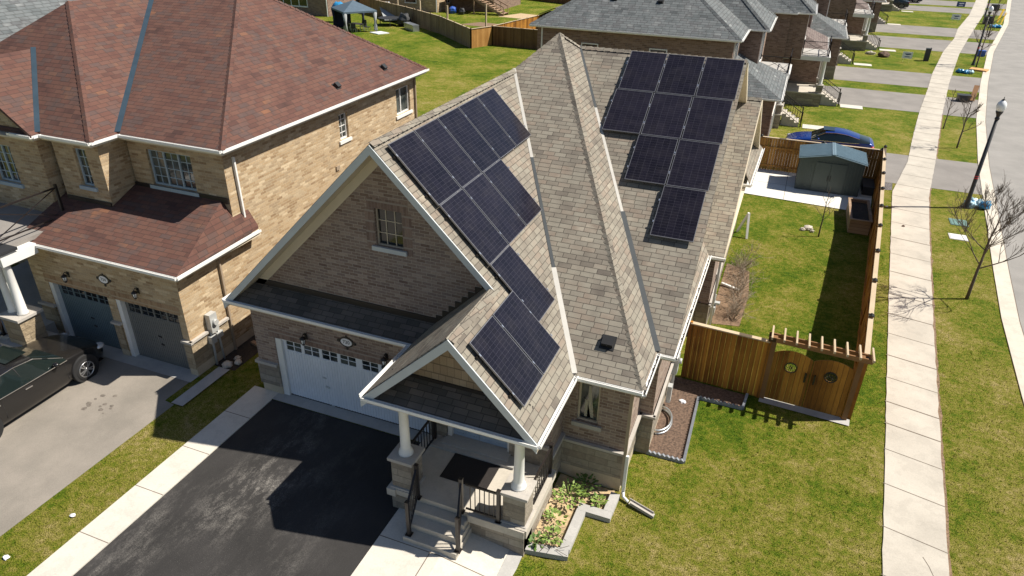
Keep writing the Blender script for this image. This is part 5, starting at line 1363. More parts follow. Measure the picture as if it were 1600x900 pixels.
# ---- vegetation without leaves
def bare_tree(name, base, h, seed, label, cat='tree', spread=.55, trunk=.055, levels=4, mat='bark', lean=(0, 0), first=.3, nb=9, twig=.006, group=None):
    rnd = random.Random(seed); root = thing(name, label, cat, base, group); tr = MB(); cr = MB()
    n = 10; pts = []; rs = []
    for i in range(n + 1):
        f = i / n; pts.append(Vector((base[0] + lean[0] * f * f * h * .5 + rnd.uniform(-.02, .02) * h * .5 * f, base[1] + lean[1] * f * f * h * .5 + rnd.uniform(-.02, .02) * h * .5 * f, base[2] + h * f))); rs.append(max(twig, trunk * (1 - f) ** .9 + twig))
    tr.tube(pts, rs, 7); tr.build('trunk', mat, root)
    def br(p, d, L, r, lv):
        k = 4; q = [p]; dd = d.copy(); rr = [r]
        for i in range(k):
            dd = (dd + Vector((rnd.uniform(-.16, .16), rnd.uniform(-.16, .16), rnd.uniform(-.02, .17)))).normalized(); q.append(q[-1] + dd * (L / k)); rr.append(max(twig * .7, r * (1 - (i + 1) / k * .75)))
        cr.tube(q, rr, 4 if lv else 5, False)
        if lv <= 0: return
        for _ in range(rnd.randint(3, 5)):
            t_ = rnd.uniform(.25, .95); j = min(k - 1, int(t_ * k)); pp = q[j].lerp(q[j + 1], t_ * k - j)
            dv = (dd * 1.0 + Vector((rnd.uniform(-1, 1), rnd.uniform(-1, 1), rnd.uniform(-.2, .7))) * .75).normalized(); br(pp, dv, L * rnd.uniform(.4, .62), max(twig, r * .55), lv - 1)
    for i in range(nb):
        f = first + (1 - first) * (i + rnd.random() * .6) / nb * .93; j = min(n - 1, int(f * n)); p = pts[j].lerp(pts[j + 1], f * n - j); a = i * 2.4 + rnd.uniform(-.5, .5)
        d = Vector((math.cos(a), math.sin(a), rnd.uniform(.5, 1.1))).normalized(); br(p, d, h * spread * (1.15 - f) * rnd.uniform(.8, 1.15), trunk * .45 * (1.1 - f) + twig, levels - 2)
    cr.build('branches', mat, root); return root
bare_tree('bare_tree', (7.55, 27.15, ZL), 4.0, 11, 'leafless young street tree nearest the camera on the grass verge', spread=.62, lean=(.05, .0), trunk=.06, nb=15, twig=.0048, levels=5)
bare_tree('sapling', (2.39, 30.88, ZL), 2.3, 4, 'thin leafless sapling in the fenced back yard lawn', spread=.4, trunk=.03, nb=8, twig=.005, levels=3)
bare_tree('bare_tree', (10.08, 48.3, ZL), 3.3, 21, 'thin leafless tree on the verge opposite the blue car', spread=.42, trunk=.045, nb=10, twig=.009)
bare_tree('bare_tree', (9.9, 52.8, ZL), 2.6, 8, 'small leafless tree on the verge beside the first driveway apron', spread=.4, trunk=.035, nb=8, twig=.009, levels=3)
bare_tree('bare_tree', (15.6, 77.6, ZL), 4.8, 31, 'leafless tree beside the second street lamp', spread=.32, trunk=.06, nb=12, twig=.012)
bare_tree('bare_tree', (20.0, 98.5, ZL), 4.8, 33, 'leafless tree on the verge before the yellow playground slide', spread=.3, trunk=.06, nb=10, twig=.014, levels=3)
# dead brushwood shrub by the house wall
B = thing('dead_shrub', 'sprawling leafless shrub beside the rear wall of the house', 'shrub', (-.3, 24.5, ZL)); m = MB(); rnd = random.Random(9)
def twigs(m, p, d, L, r, lv):
    q = [p]; dd = d
    for i in range(3): dd = (dd + Vector((rnd.uniform(-.3, .3), rnd.uniform(-.3, .3), rnd.uniform(-.15, .15)))).normalized(); q.append(q[-1] + dd * L / 3)
    m.tube(q, [r, r * .8, r * .6, r * .4], 3, False)
    if lv: 
        for _ in range(3): twigs(m, q[rnd.randint(1, 3)], (dd + Vector((rnd.uniform(-1, 1), rnd.uniform(-1, 1), rnd.uniform(-.4, .5)))).normalized(), L * .6, r * .6, lv - 1)
for k in range(95):
    y = rnd.uniform(21.9, 26.8); a = rnd.uniform(0, 6.28); twigs(m, Vector((-.32 + rnd.uniform(-.12, .12), y, ZL)), Vector((.45 * math.cos(a), .45 * math.sin(a), rnd.uniform(.4, 1))).normalized(), rnd.uniform(.35, .75), .013, 2)
m.build('branches', 'twig_pale', B)
# leafy plants in the flower bed
def leafy(name, c, r, n, label, seed, mat='leaf_green', hgt=.35):
    rnd = random.Random(seed); m = MB()
    for k in range(n):
        a = rnd.uniform(0, 6.28); t_ = rnd.random() ** .6 * r; p = Vector((c[0] + t_ * math.cos(a), c[1] + t_ * math.sin(a), c[2] + rnd.uniform(.02, hgt) * (1 - t_ / r * .6)))
        d = Vector((math.cos(a), math.sin(a), rnd.uniform(-.3, .8))).normalized(); s = d.cross(Vector((rnd.uniform(-.4, .4), rnd.uniform(-.4, .4), 1))).normalized(); L = rnd.uniform(.07, .15); w = L * .28
        m.poly([p, p + d * L * .5 + s * w, p + d * L, p + d * L * .5 - s * w])
    for k in range(6):
        a = rnd.uniform(0, 6.28); m.tube([(c[0], c[1], c[2] - .02), (c[0] + r * .5 * math.cos(a), c[1] + r * .5 * math.sin(a), c[2] + hgt * .7)], .006, 4)
    return tag(m.build(name, mat), label, 'plant')
zb_ = -.15
leafy('leafy_plant', (-3.02, 11.95, zb_), .34, 110, 'large bushy green plant at the back of the porch flower bed', 1, 'leaf_light', .4)
leafy('leafy_plant', (-2.75, 12.45, zb_), .3, 90, 'dark green plant against the bay wall', 2, 'leaf_green', .25)
leafy('leafy_plant', (-3.12, 11.2, zb_), .22, 55, 'low green plant in the middle of the porch flower bed', 3, 'leaf_light', .15)
leafy('leafy_plant', (-3.0, 10.62, zb_ + .03), .2, 60, 'small green plant near the front of the porch flower bed', 4, 'leaf_light', .18)
leafy('leafy_plant', (-2.35, 12.1, zb_ - .06), .14, 50, 'tiny green plant near the corner of the flower bed', 5, 'leaf_light', .12)
leafy('leafy_plant', (-3.3, 10.35, zb_ + .03), .16, 50, 'small sprout at the porch end of the flower bed', 6, 'leaf_green', .12)
m = MB(); rnd = random.Random(2)
for k in range(30):
    a = rnd.uniform(0, 6.28); p = Vector((-3.05 + rnd.uniform(-.25, .25), 10.6 + rnd.uniform(-.3, .3), -.12)); m.tube([p, p + Vector((math.cos(a) * .3, math.sin(a) * .3, rnd.uniform(.0, .12)))], .006, 3, False)
tag(m.build('dry_plant', 'bark'), 'dry brown stems lying in the front of the flower bed', 'plant')
# ------------------------------------------------------------------ street furniture
def street_lamp(x, y, label, h=5.25, band=True):
    r = thing('street_lamp', label, 'street lamp', (x, y, ZL), 'street lamps along the verge'); z = ZL
    m = MB(); m.lathe([(.17, z), (.17, z + .05), (.13, z + .12), (.11, z + .5), (.095, z + .6), (.075, z + h - .95)], (x, y, 0), 14); m.build('pole', 'bin_dark', r)
    m = MB(); m.lathe([(.075, z + h - .97), (.10, z + h - .95), (.10, z + h - .88), (.07, z + h - .85), (.09, z + h - .75), (.15, z + h - .62), (.16, z + h - .58)], (x, y, 0), 14); m.build('collar', 'black_metal', r)
    m = MB(); m.lathe([(.13, z + h - .58), (.19, z + h - .45), (.205, z + h - .33), (.18, z + h - .22), (.10, z + h - .12), (.07, z + h - .09)], (x, y, 0), 16); g = m.build('globe', 'lamp_globe', r)
    m = MB(); m.lathe([(.075, z + h - .10), (.08, z + h - .07), (.02, z + h - .03), (.012, z + h + .05), (.004, z + h + .08)], (x, y, 0), 10); m.build('finial', 'black_metal', g)
    if band:
        m = MB(); m.lathe([(.092, z + 1.48), (.092, z + 1.53)], (x, y, 0), 14); m.lathe([(.091, z + 1.58), (.091, z + 1.63)], (x, y, 0), 14); m.build('band', 'red_band', r)
    return r
street_lamp(9.0, 37.45, 'dark street lamp with a white globe nearest the camera, blue bags at its foot'); street_lamp(15.5, 78.6, 'dark street lamp with white globe in the middle distance beside a bare tree')
street_lamp(23.0, 119.0, 'farthest dark street lamp at the top edge of the photo')
def bags(x, y, n, s, mats, label, seed):
    rnd = random.Random(seed); r = thing('rubbish_bag_pile', label, 'rubbish bags', (x, y, ZL))
    for k in range(n):
        m = MB(); m.smooth = True; a = rnd.uniform(0, 6.28); q = rnd.uniform(.2, 1) * s; rr = rnd.uniform(.15, .24)
        m.blob((x + q * math.cos(a), y + q * math.sin(a) * .6, ZL + rr * .7), rr, seed + k, 14, 10, .9, (1.2, 1, .8)); m.build('bag', mats[k % len(mats)], r)
    return r
bags(9.4, 37.75, 7, .5, ['bag_pale', 'bag_blue', 'bag_pale'], 'pale blue recycling bags at the foot of the nearest street lamp', 5)
bags(14.3, 73.9, 7, .8, ['bag_blue', 'bag_blue', 'bag_pale'], 'bright blue recycling bags on the verge before the second lamp', 8)
bags(22.5, 107.6, 6, .9, ['bag_pale', 'bag_blue'], 'pale blue bags on the far verge by the third lamp', 12)
def lid(x0, x1, y0, y1, mat, label):
    m = MB(); m.box(x0, x1, y0, y1, ZL - .05, ZL + .025); m.box(x0 + .04, x1 - .04, y0 + .04, y1 - .04, ZL + .025, ZL + .035); o = m.build('utility_cover', mat, None, bevel=.01); tag(o, label, 'utility cover')
    return o
lid(8.02, 8.75, 34.8, 35.6, 'lid_green', 'greenish utility cover in the grass, farther of the two'); lid(7.75, 8.5, 33.0, 33.65, 'lid_white', 'off-white utility cover in the grass, nearer of the two')
def yard_sign(x, y, face, z, w, h, label, seed):
    r = thing('yard_sign', label, 'sign', (x, y, z))
    m = MB(); m.box(x - w / 2, x + w / 2, y - .01, y + .01, z + .35, z + .35 + h); b = m.build('board', face, r)
    m = MB(); c = 'x'
    pts = [(x - w * .34, y - .0125, z + .35 + h * .72), (x + w * .3, y - .0125, z + .35 + h * .78), (x + w * .34, y - .0125, z + .35 + h * .60), (x - w * .1, y - .0125, z + .35 + h * .5)]
    m.poly(pts); m.poly([(x - w * .25, y - .0125, z + .35 + h * .2), (x + w * .25, y - .0125, z + .35 + h * .2), (x + w * .25, y - .0125, z + .35 + h * .32), (x - w * .25, y - .0125, z + .35 + h * .32)])
    m.build('print', 'sign_blue' if face == 'sign_white' else 'sign_white', b)
    m = MB()
    for s in (-1, 1): m.beam((x + s * w * .3, y, z), (x + s * w * .3, y, z + .4), .015, .015)
    m.build('stake', 'galvanised', r); return r
yard_sign(9.7, 77.2, 'sign_white', ZL, .85, .6, 'white lawn sign with blue print on the middle front lawn', 1); yard_sign(18.2, 110.3, 'sign_white', ZL, 1.05, .65, 'white lawn sign with dark print on the far front lawn', 2); yard_sign(21.0, 126.5, 'sign_blue', ZL, 1.1, .7, 'dark blue lawn sign at the far driveway', 3)
m = MB(); m.box(11.35, 11.75, 78.7, 79.1, ZL, ZL + 1.15); m.box(11.75, 11.78, 78.68, 79.12, ZL, ZL + 1.2); tag(m.build('utility_pedestal', 'bin_dark'), 'dark utility pedestal standing on the middle front lawn', 'utility box')
m = MB(); m.lathe([(.05, ZL), (.09, ZL + .4), (.09, ZL + .45)], (2.0, 1.0, 0), 4)
def tub(x, y, mat, label, s=.35, h=.5):
    m = MB(); m.prism([(x - s * .8, y - s * .6, ZL), (x + s * .8, y - s * .6, ZL), (x + s * .8, y + s * .6, ZL), (x - s * .8, y + s * .6, ZL)], (0, 0, h)); m.box(x - s * .9, x + s * .9, y - s * .7, y + s * .7, ZL + h, ZL + h + .05); tag(m.build('bin', mat), label, 'bin')
tub(17.0, 84.3, 'bin_blue', 'blue bin at the kerb before the far driveways', .42, .5); tub(12.3, 62.0, 'bin_dark', 'dark bin tipped beside the kerb at the second driveway apron', .5, .45)
tub(21.9, 110.8, 'bin_dark', 'large dark bin on the far verge by the third lamp', .6, .9); tub(25.6, 127.5, 'bin_dark', 'dark bin at the top edge near the farthest lamp', .6, .8)
m = MB(); m.beam((12.9, 62.0, ZL + .1), (13.3, 63.8, ZL + .9), .35, .05); tag(m.build('cardboard_sheet', 'beam_wood'), 'brown board leaning at the kerb beside the dark bin', 'board')
m = MB(); m.beam((14.9, 76.2, ZL + .08), (16.2, 75.7, ZL + .08), 1.0, .12); tag(m.build('foam_mat', 'orange_cloth'), 'orange mat lying on the verge behind the second lamp', 'mat')
m = MB(); m.beam((22.9, 110.5, ZL + .3), (23.6, 112.4, ZL + 1.7), .2, .1); m.beam((23.3, 110.3, ZL), (23.9, 112.0, ZL + 1.3), .1, .2); tag(m.build('yellow_slide', 'yellow_paint'), 'yellow plastic slide standing on the far verge', 'slide')
m = MB(); m.blob((5.95, 33.6, ZL + .03), .07, 3, 8, 6, .3); tag(m.build('brown_clod', 'mulch'), 'small brown clod on the grass strip outside the fence', 'clod')
m = MB(); m.blob((7.9, 79.3, ZL + .2), .45, 3, 8, 6, .5, (1.2, 1, .7)); tag(m.build('small_shrub', 'mulch'), 'small brown shrub on the middle front lawn beside the sign', 'shrub')
m = MB(); m.blob((6.8, 80.2, ZL + .12), .3, 5, 8, 6, .5, (1.6, 1, .6)); tag(m.build('rock', 'rock'), 'grey rock on the middle front lawn', 'rock')
# litter
for k, (x, y, z, s) in enumerate(((-13.1, 6.98, 0, .05), (-13.37, 5.62, 0, .06), (-1.15, 16.85, ZL, .08), (5.42, 36.0, ZL, .05))):
    m = MB(); m.blob((x, y, z + .03), s, k, 7, 5, .8, (1.3, 1, .5)); tag(m.build('litter', 'plate_white'), ('white scrap on the grass between the driveways, the farther one', 'white scrap on the grass between the driveways, the nearer one', 'white scrap lying on the brown mulch', 'tiny white scrap outside the side fence')[k], 'litter')

# ------------------------------------------------------------------ cars
def car(name, paint, label, x, y, rz, L=4.8, W=1.84, hgt=1.45, sedan=True, z=0.0, hatch=False, suv=False, group=None, detail=True):
    r = thing(name, label, 'car', (0, 0, 0), group)
    # stations: (x from front, z_bottom, z_belt(side), z_hood/deck centre, z_roof, half width, half roof width)
    if suv: st = [(0, .35, .60, .65, .65, .70), (.12, .25, .78, .85, .85, .86), (.6, .22, .98, 1.05, 1.05, .96), (1.15, .22, 1.04, 1.12, 1.12, .99), (1.75, .22, 1.06, 1.2, hgt * .97, 1), (2.3, .22, 1.07, 1.2, hgt, 1), (3.2, .22, 1.09, 1.2, hgt, 1), (4.0, .22, 1.1, 1.2, hgt * .98, .99), (L - .25, .25, 1.1, 1.15, hgt * .88, .96), (L - .06, .3, .95, 1.0, 1.0, .9), (L, .4, .8, .85, .85, .82)]
    elif hatch: st = [(0, .30, .50, .52, .52, .66), (.10, .22, .62, .68, .68, .82), (.45, .18, .78, .84, .84, .93), (1.0, .18, .86, .93, .93, .98), (1.35, .18, .88, .97, .97, 1), (2.05, .18, .90, 1.0, hgt * .96, 1), (2.6, .18, .91, 1.0, hgt, 1), (3.2, .18, .93, 1.0, hgt * .97, 1), (3.9, .18, .96, 1.02, hgt * .84, .98), (4.45, .22, .98, 1.04, 1.10, .94), (L - .08, .28, .88, .96, .98, .88), (L, .38, .75, .8, .8, .80)]
    else: st = [(0, .30, .50, .52, .52, .66), (.10, .22, .62, .68, .68, .82), (.45, .18, .78, .84, .84, .93), (1.0, .18, .86, .93, .93, .98), (1.35, .18, .88, .97, .97, 1), (2.05, .18, .90, 1.0, hgt * .95, 1), (2.6, .18, .91, 1.0, hgt, 1), (3.2, .18, .93, 1.0, hgt * .98, 1), (4.05, .18, .95, 1.02, 1.04, .98), (4.5, .22, .95, 1.01, 1.02, .95), (L - .08, .28, .86, .95, .95, .88), (L, .38, .72, .76, .76, .80)]
    hw = W / 2; bd = MB(); gl = MB(); NS = []
    for (sx_, zb, zs, zd, zr_, fw) in st:
        w = hw * fw; up = zr_ > zd + .15
        wr = w * (.68 if up else .80)
        ring = [(w * .90, zb), (w * .99, zb + .12), (w, (zb + zs) / 2), (w * .965, zs)]
        ring += [(w * .955, zs + .02), (wr + .02, zr_ - .05 if up else (zs + zd) / 2 + .02), (wr - .10, zr_ if up else zd), (0, zr_ + .015 if up else zd + .02)]
        NS.append((sx_, ring, up))
    def P(i, k, s): sx_, ring, _ = NS[i]; return Vector((s * ring[k][0], L / 2 - sx_, ring[k][1]))
    def arch(sx_): return None
    nk = 8
    for mb_, sel in ((bd, 'body'), (gl, 'glass')):
        mb_.smooth = True
    for i in range(len(st) - 1):
        for k in range(nk - 1):
            for s in (-1, 1):
                q = [P(i, k, s), P(i + 1, k, s), P(i + 1, k + 1, s), P(i, k + 1, s)]
                if s < 0: q = q[::-1]
                ua, ub = NS[i][2], NS[i + 1][2]; glass = False
                if k == 4 and (ua or ub): glass = True
                if k in (5, 6) and (ua != ub): glass = True
                (gl if glass else bd).poly(q)
    for i, s_ in ((0, 1), (len(st) - 1, -1)):
        pts = [P(i, k, 1) for k in range(nk)] + [P(i, k, -1) for k in range(nk - 2, -1, -1)]
        bd.poly(pts[::-1] if s_ > 0 else pts)
    # underside
    bd.poly([(-hw * .85, L / 2 - .2, .2), (hw * .85, L / 2 - .2, .2), (hw * .85, -L / 2 + .2, .2), (-hw * .85, -L / 2 + .2, .2)][::-1])
    body = bd.build('body', paint, r); 
    def weld(o, lev=1):
        import bmesh
        b = bmesh.new(); b.from_mesh(o.data); bmesh.ops.remove_doubles(b, verts=b.verts, dist=.0005); bmesh.ops.recalc_face_normals(b, faces=b.faces); b.to_mesh(o.data); b.free()
        for p in o.data.polygons: p.use_smooth = True
        md = o.modifiers.new('Subdivision', 'SUBSURF'); md.levels = lev; md.render_levels = lev; md.boundary_smooth = 'PRESERVE_CORNERS'
    weld(body); g = gl.build('window', 'car_glass', r); weld(g)
    for p in body.data.polygons: p.use_smooth = True
    wr_ = .335 if not suv else .37; xs_ = (.93, L - 1.02)
    for sx_ in xs_:
        for s in (-1, 1):
            c = (s * (hw - .13), L / 2 - sx_, wr_)
            ar = MB(); ar.lathe([(wr_ + .075, -.02), (wr_ + .075, .165)], (c[0] if s > 0 else c[0] - .145, c[1], c[2] + .02), 24, axis='x')
            ar.build('wheel_arch', 'rubber', body)
            t_ = MB(); t_.lathe([(wr_ * .72, -.10), (wr_ * .95, -.11), (wr_, -.07), (wr_, .07), (wr_ * .95, .11), (wr_ * .72, .10)], (c[0] + s * .065, c[1], c[2]), 24, axis='x'); wh = t_.build('wheel', 'rubber', r)
            t_ = MB(); xo = c[0] + s * .165; t_.lathe([(wr_ * .7, -.012), (wr_ * .72, .012), (wr_ * .66, .014), (wr_ * .64, -.012)], (xo, c[1], c[2]), 24, axis='x')
            for k in range(10):
                a = k * math.pi / 5 + (.12 if k % 2 else -.12); t_.beam((xo + s * .004, c[1] + .04 * math.cos(a), c[2] + .04 * math.sin(a)), (xo, c[1] + wr_ * .67 * math.cos(a), c[2] + wr_ * .67 * math.sin(a)), .035, .02, up=(1, 0, 0))
            t_.lathe([(.05, -.01), (.045, .02)], (xo, c[1], c[2]), 12, axis='x'); t_.build('rim', 'rim_silver', wh)
    zb_h = .62 if not suv else .82
    for s in (-1, 1):
        m = MB(); m.smooth = True; m.blob((s * hw * .74, L / 2 - .20, zb_h), .17, 1, 10, 7, 0, (.95, 1.05, .48)); m.build('headlight', 'headlight_glass', r)
        m = MB(); m.smooth = True; m.blob((s * hw * .76, -L / 2 + .16, zb_h + .18), .18, 1, 10, 7, 0, (.9, .75, .5)); m.build('taillight', 'tail_red', r)
        m = MB(); m.smooth = True; m.blob((s * (hw + .05), L / 2 - 1.72, 1.0 if not suv else 1.2), .1, 1, 8, 6, 0, (1.0, .7, .7)); m.build('mirror', paint, r)
    if detail:
        m = MB()
        for s in (-1, 1):
            for i in range(4, len(st) - 4):
                a = P(i, 3, s); b = P(i + 1, 3, s); m.beam(a + Vector((s * .004, 0, .012)), b + Vector((s * .004, 0, .012)), .014, .02)
            for yy in (L / 2 - 2.45, L / 2 - 3.35): m.beam((s * (hw * .985), yy, .80), (s * (hw * .985), yy - .2, .81), .035, .03)
            tops = [P(i, 5, s) + Vector((s * .012, 0, .0)) for i in range(4, len(st) - 3) if True]
            for a, b in zip(tops[:-1], tops[1:]): m.beam(a, b, .012, .014)
        m.build('chrome_trim', 'chrome', r)
        m = MB()
        for s in (-1, 1):
            for yy in (L / 2 - 2.38 - .9, L / 2 - 1.45): m.beam((s * (hw * .997), yy, .3), (s * (hw * .97), yy - .0, .88), .006, .008)
            m.beam((s * hw * .93, L / 2 - 2.52, .92), (s * hw * .70, L / 2 - 2.6, hgt * .95), .05, .02)
        m.build('door_gap', 'rubber', body)
        m = MB(); m.box(-.45, .45, L / 2 - .04, L / 2 + .005, .36, .52); m.build('grille', 'black_plastic', body)
        m = MB(); m.box(-.42, .42, -.15, .45, hgt + .002, hgt + .012); m.build('sunroof', 'car_glass', r)
        m = MB(); m.box(-.26, .26, -L / 2 - .012, -L / 2 + .02, .60, .72); m.build('number_plate', 'plate_white', body)
    r.location = (x, y, z); r.rotation_euler = (0, 0, rz)
    return r
car('parked_sedan', 'paint_charcoal', 'dark charcoal sedan parked nose-in before the neighbour garage at the left edge', -18.05, 9.35, 0.03, 4.9, 1.86, 1.45)
car('parked_hatchback', 'paint_blue', 'dark blue fastback car parked on the driveway behind the shed', 2.72, 43.95, math.pi / 2, 4.75, 1.84, 1.42, z=ZL, hatch=True)
car('parked_suv', 'paint_navy', 'dark navy vehicle at the top edge beyond the far lawns', 14.0, 133.0, math.pi / 2, 5.2, 1.95, 1.8, z=ZL, suv=True, detail=False)
car('parked_car', 'paint_black', 'black car on the far driveway beside the porch', 11.6, 123.8, math.pi / 2, 4.6, 1.8, 1.45, z=ZL, detail=False)
car('parked_car', 'paint_black', 'far black car at the very top of the photo', 17.3, 148.5, math.pi / 2, 4.6, 1.8, 1.5, z=ZL, detail=False)
# ------------------------------------------------------------------ row of houses on the right (fronts face +x)
def row_house(y0, y1, xf, roofm, groof, label, garage_first=True, wallm='brick_row', zr=6.0, back=11.5, detail=True, vents=False, sl=.62):
    """xf: x of the garage front wall"""
    r = thing('brick_house', label, 'house', (xf, (y0 + y1) / 2, ZL), 'houses along the curving street')
    my = (lambda t: y0 + t) if garage_first else (lambda t: y1 - t)
    W = y1 - y0
    def RB(m, xa, xb, ta, tb, za, zb): a, b = my(ta), my(tb); m.box(xa, xb, min(a, b), max(a, b), za, zb)
    def RP(xa, xb, ta, tb): a, b = sorted((my(ta), my(tb))); return rect(xa, xb, a, b)
    xm = xf - 2.6                     # main front wall
    xb_ = xm - back
    m = MB(); RB(m, xb_, xm, 0, W, ZL - .1, zr); RB(m, xm - .5, xm + 1.15, W * .42, W - .4, 2.9, zr); RB(m, xm - 1, xf, .1, 6.55, ZL - .1, 3.0)
    m.build('wall', wallm, r)
    m = MB(); RB(m, xm - .5, xf + .03, .07, .7, ZL, .75); RB(m, xm - .5, xf + .03, 5.95, 6.58, ZL, .75); RB(m, xb_ - .02, xm + .03, -.03, W + .03, ZL, .7); m.build('stone_base', 'stone', r)
    e = .38; m = MB()
    ya, yb = sorted((my(0), my(W)))
    hip(m, [plane(xm + e, 0, zr, gx=-sl), plane(xb_ - e, 0, zr, gx=sl), plane(0, ya - e, zr, gy=sl), plane(0, yb + e, zr, gy=-sl)], rect(xb_ - e, xm + e, ya - e, yb + e), .12)
    q = RP(xm - 5, xm + 1.15 + e, W * .42 - .35, W - .4 + .35); qa, qb = q[0][1], q[2][1]
    hip(m, [plane(xm + 1.15 + e, 0, zr, gx=-.8), plane(0, qa, zr, gy=.95), plane(0, qb, zr, gy=-.95)], q, .12)
    rf = m.build('roof', roofm, r)
    cm = MB(); hy = (qb - qa) / 2; zt = zr + .95 * hy; xx_ = xm + 1.15 + e
    for yq in (qa, qb): cap_line(cm, (xx_, yq, zr + .01), (xx_ - .95 * hy / .8, (qa + qb) / 2, zt + .01), .3)
    D_ = (yb - ya) / 2 + e
    for yq, sg in ((ya - e, 1), (yb + e, -1)): cap_line(cm, (xm + e, yq, zr + .01), (xm + e - D_, yq + sg * D_, zr + sl * D_ + .01), .3); cap_line(cm, (xb_ - e, yq, zr + .01), (xb_ - e + D_, yq + sg * D_, zr + sl * D_ + .01), .3)
    cap_line(cm, (xb_ - e + D_, (ya + yb) / 2, zr + sl * D_), (xm + e - D_, (ya + yb) / 2, zr + sl * D_), .3)
    cm.build('ridge_cap', roofm, rf)
    if vents:
        for vx in (-10.5, -7.8): roof_vent(vx, ya + 1.9, plane(0, ya - e, zr, gy=sl), rf, .26)
    # garage roof
    m = MB(); g = RP(xm - .2, xf + .35, -.3, 6.95); ga, gb = g[0][1], g[2][1]
    hip(m, [plane(xf + .35, 0, 3.1, gx=-.5), plane(0, ga, 3.1, gy=.62), plane(0, gb, 3.1, gy=-.62)], g, .1); m.build('garage_roof', groof, r)
    m = MB(); gutter(m, [(xb_ - e, ya - e, zr), (xm + e, ya - e, zr)], 1); gutter(m, [(xm + e, ya - e, zr), (xm + e, qa if not garage_first else qa, zr)], 1); gutter(m, [(xx_, qa, zr), (xx_, qb, zr)], 1); gutter(m, [(xm + e, qa, zr), (xx_, qa, zr)], 1)
    gutter(m, [(xm + .3, ga, 3.1), (xf + .38, ga, 3.1)], 1); gutter(m, [(xf + .35, ga, 3.1), (xf + .35, gb, 3.1)], 1)
    m.build('eave_gutter', 'eave_gutter', r)
    m = MB(); 
    for (x_, t_) in ((xm + .03, .35), (xm + 1.18, W * .42 + .25), (xf + .04, 6.45)): 
        yy = my(t_); zt_ = zr - .1 if x_ < xf - .5 else 3.0; m.beam((x_, yy, zt_), (x_, yy, ZL + (0 if x_ != xm + 1.18 else 3.2)), .07, .07)
    m.beam((xb_ + .3, ya - .04, zr - .1), (xb_ + .3, ya - .04, ZL), .08, .08)
    m.build('downspout', 'white_trim', r)
    # garage door, windows
    m = MB(); a, b = sorted((my(.95), my(5.75))); m.box(xf - .05, xf + .02, a, b, ZL + .03, 1.85)
    for k in range(1, 4): zz = ZL + k * .54; m.box(xf + .02, xf + .035, a, b, zz - .012, zz + .012)
    gdr = m.build('garage_door', 'door_taupe', r)
    m = MB()
    for k in range(6): yy = a + .3 + k * (b - a - .3) / 6; m.box(xf + .015, xf + .03, yy, yy + .5, 1.45, 1.75)
    m.build('door_glass', 'glass_dark', gdr)
    m = MB(); m.box(xf, xf + .045, a - .14, a, ZL, 1.95); m.box(xf, xf + .045, b, b + .14, ZL, 1.95); m.box(xf, xf + .045, a, b, 1.85, 1.98); m.build('door_trim', 'white_trim', r)
    for (x_, ta, tb, z0_, z1_) in ((xm, .9, 2.6, 4.1, 5.4), (xm + 1.15, W * .42 + .9, W * .42 + 3.0, 3.9, 5.4)):
        a, b = sorted((my(ta), my(tb))); g_m = MB(); g_m.box(x_ - .02, x_ + .015, a, b, z0_, z1_); w = g_m.build('window', 'glass_dark', r)
        f_ = MB(); f_.box(x_, x_ + .05, a - .07, a, z0_ - .07, z1_ + .07); f_.box(x_, x_ + .05, b, b + .07, z0_ - .07, z1_ + .07); f_.box(x_, x_ + .05, a, b, z1_, z1_ + .07); f_.box(x_, x_ + .09, a - .12, b + .12, z0_ - .14, z0_); f_.box(x_, x_ + .04, (a + b) / 2 - .03, (a + b) / 2 + .03, z0_, z1_); f_.build('frame', 'white_trim', w)
    for xs_ in (xm - 4.5, xm - 8.5):
        g_m = MB(); g_m.box(xs_, xs_ + .9, ya - .015, ya + .02, 3.9, 5.1); w = g_m.build('window', 'glass_dark', r); f_ = MB(); f_.box(xs_ - .06, xs_, ya - .04, ya, 3.84, 5.16); f_.box(xs_ + .9, xs_ + .96, ya - .04, ya, 3.84, 5.16); f_.box(xs_, xs_ + .9, ya - .04, ya, 5.1, 5.16); f_.box(xs_ - .1, xs_ + 1.0, ya - .08, ya, 3.74, 3.84); f_.build('frame', 'white_trim', w)
    # porch with balcony
    pf = .55; ta, tb = 6.75, min(W - .52, 6.75 + 3.9); a, b = sorted((my(ta), my(tb)))
    m = MB(); m.box(xm, xf + .45, a, b, ZL, pf); m.build('porch_base', 'stone', r); m = MB(); m.box(xm, xf + .5, a - .03, b + .03, pf, pf + .08); m.build('porch_floor', 'concrete_walk', r)
    m = MB(); m.box(xm, xf + .5, a, b, 2.85, 3.15); m.build('porch_beam', 'white_trim', r)
    m = MB(); m.box(xm, xf + .42, a + .08, b - .08, 3.15, 3.2); m.build('balcony_floor', 'concrete_grey', r)
    for yy in (a + .3, b - .3):
        m = MB(); m.box(xf, xf + .42, yy - .22, yy + .22, pf + .08, 1.15); pp = m.build('pier', 'stone', r); m = MB(); m.box(xf - .04, xf + .46, yy - .26, yy + .26, 1.15, 1.21); m.build('pier_cap', 'sill', pp)
        m = MB(); m.lathe([(.16, 1.21), (.13, 1.3), (.12, 2.8), (.16, 2.86)], (xf + .21, yy, 0), 12); m.build('column', 'white_trim', r)
    sy = (a + b) / 2
    for k in range(4):
        m = MB(); m.box(xf + .5, xf + .5 + .28 * (k + 1), sy - .7 - .006 * k, sy + .7 + .006 * k, ZL - .01 * k, pf - .16 * (k + 0) - .1); m.build('step', 'concrete_walk', r)
    railing((xf + .5, sy - .7, pf), (xf + 1.75, sy - .7, ZL + .05), .85, 8, r, (0, 1)); railing((xf + .5, sy + .7, pf), (xf + 1.75, sy + .7, ZL + .05), .85, 8, r, (0, 1))
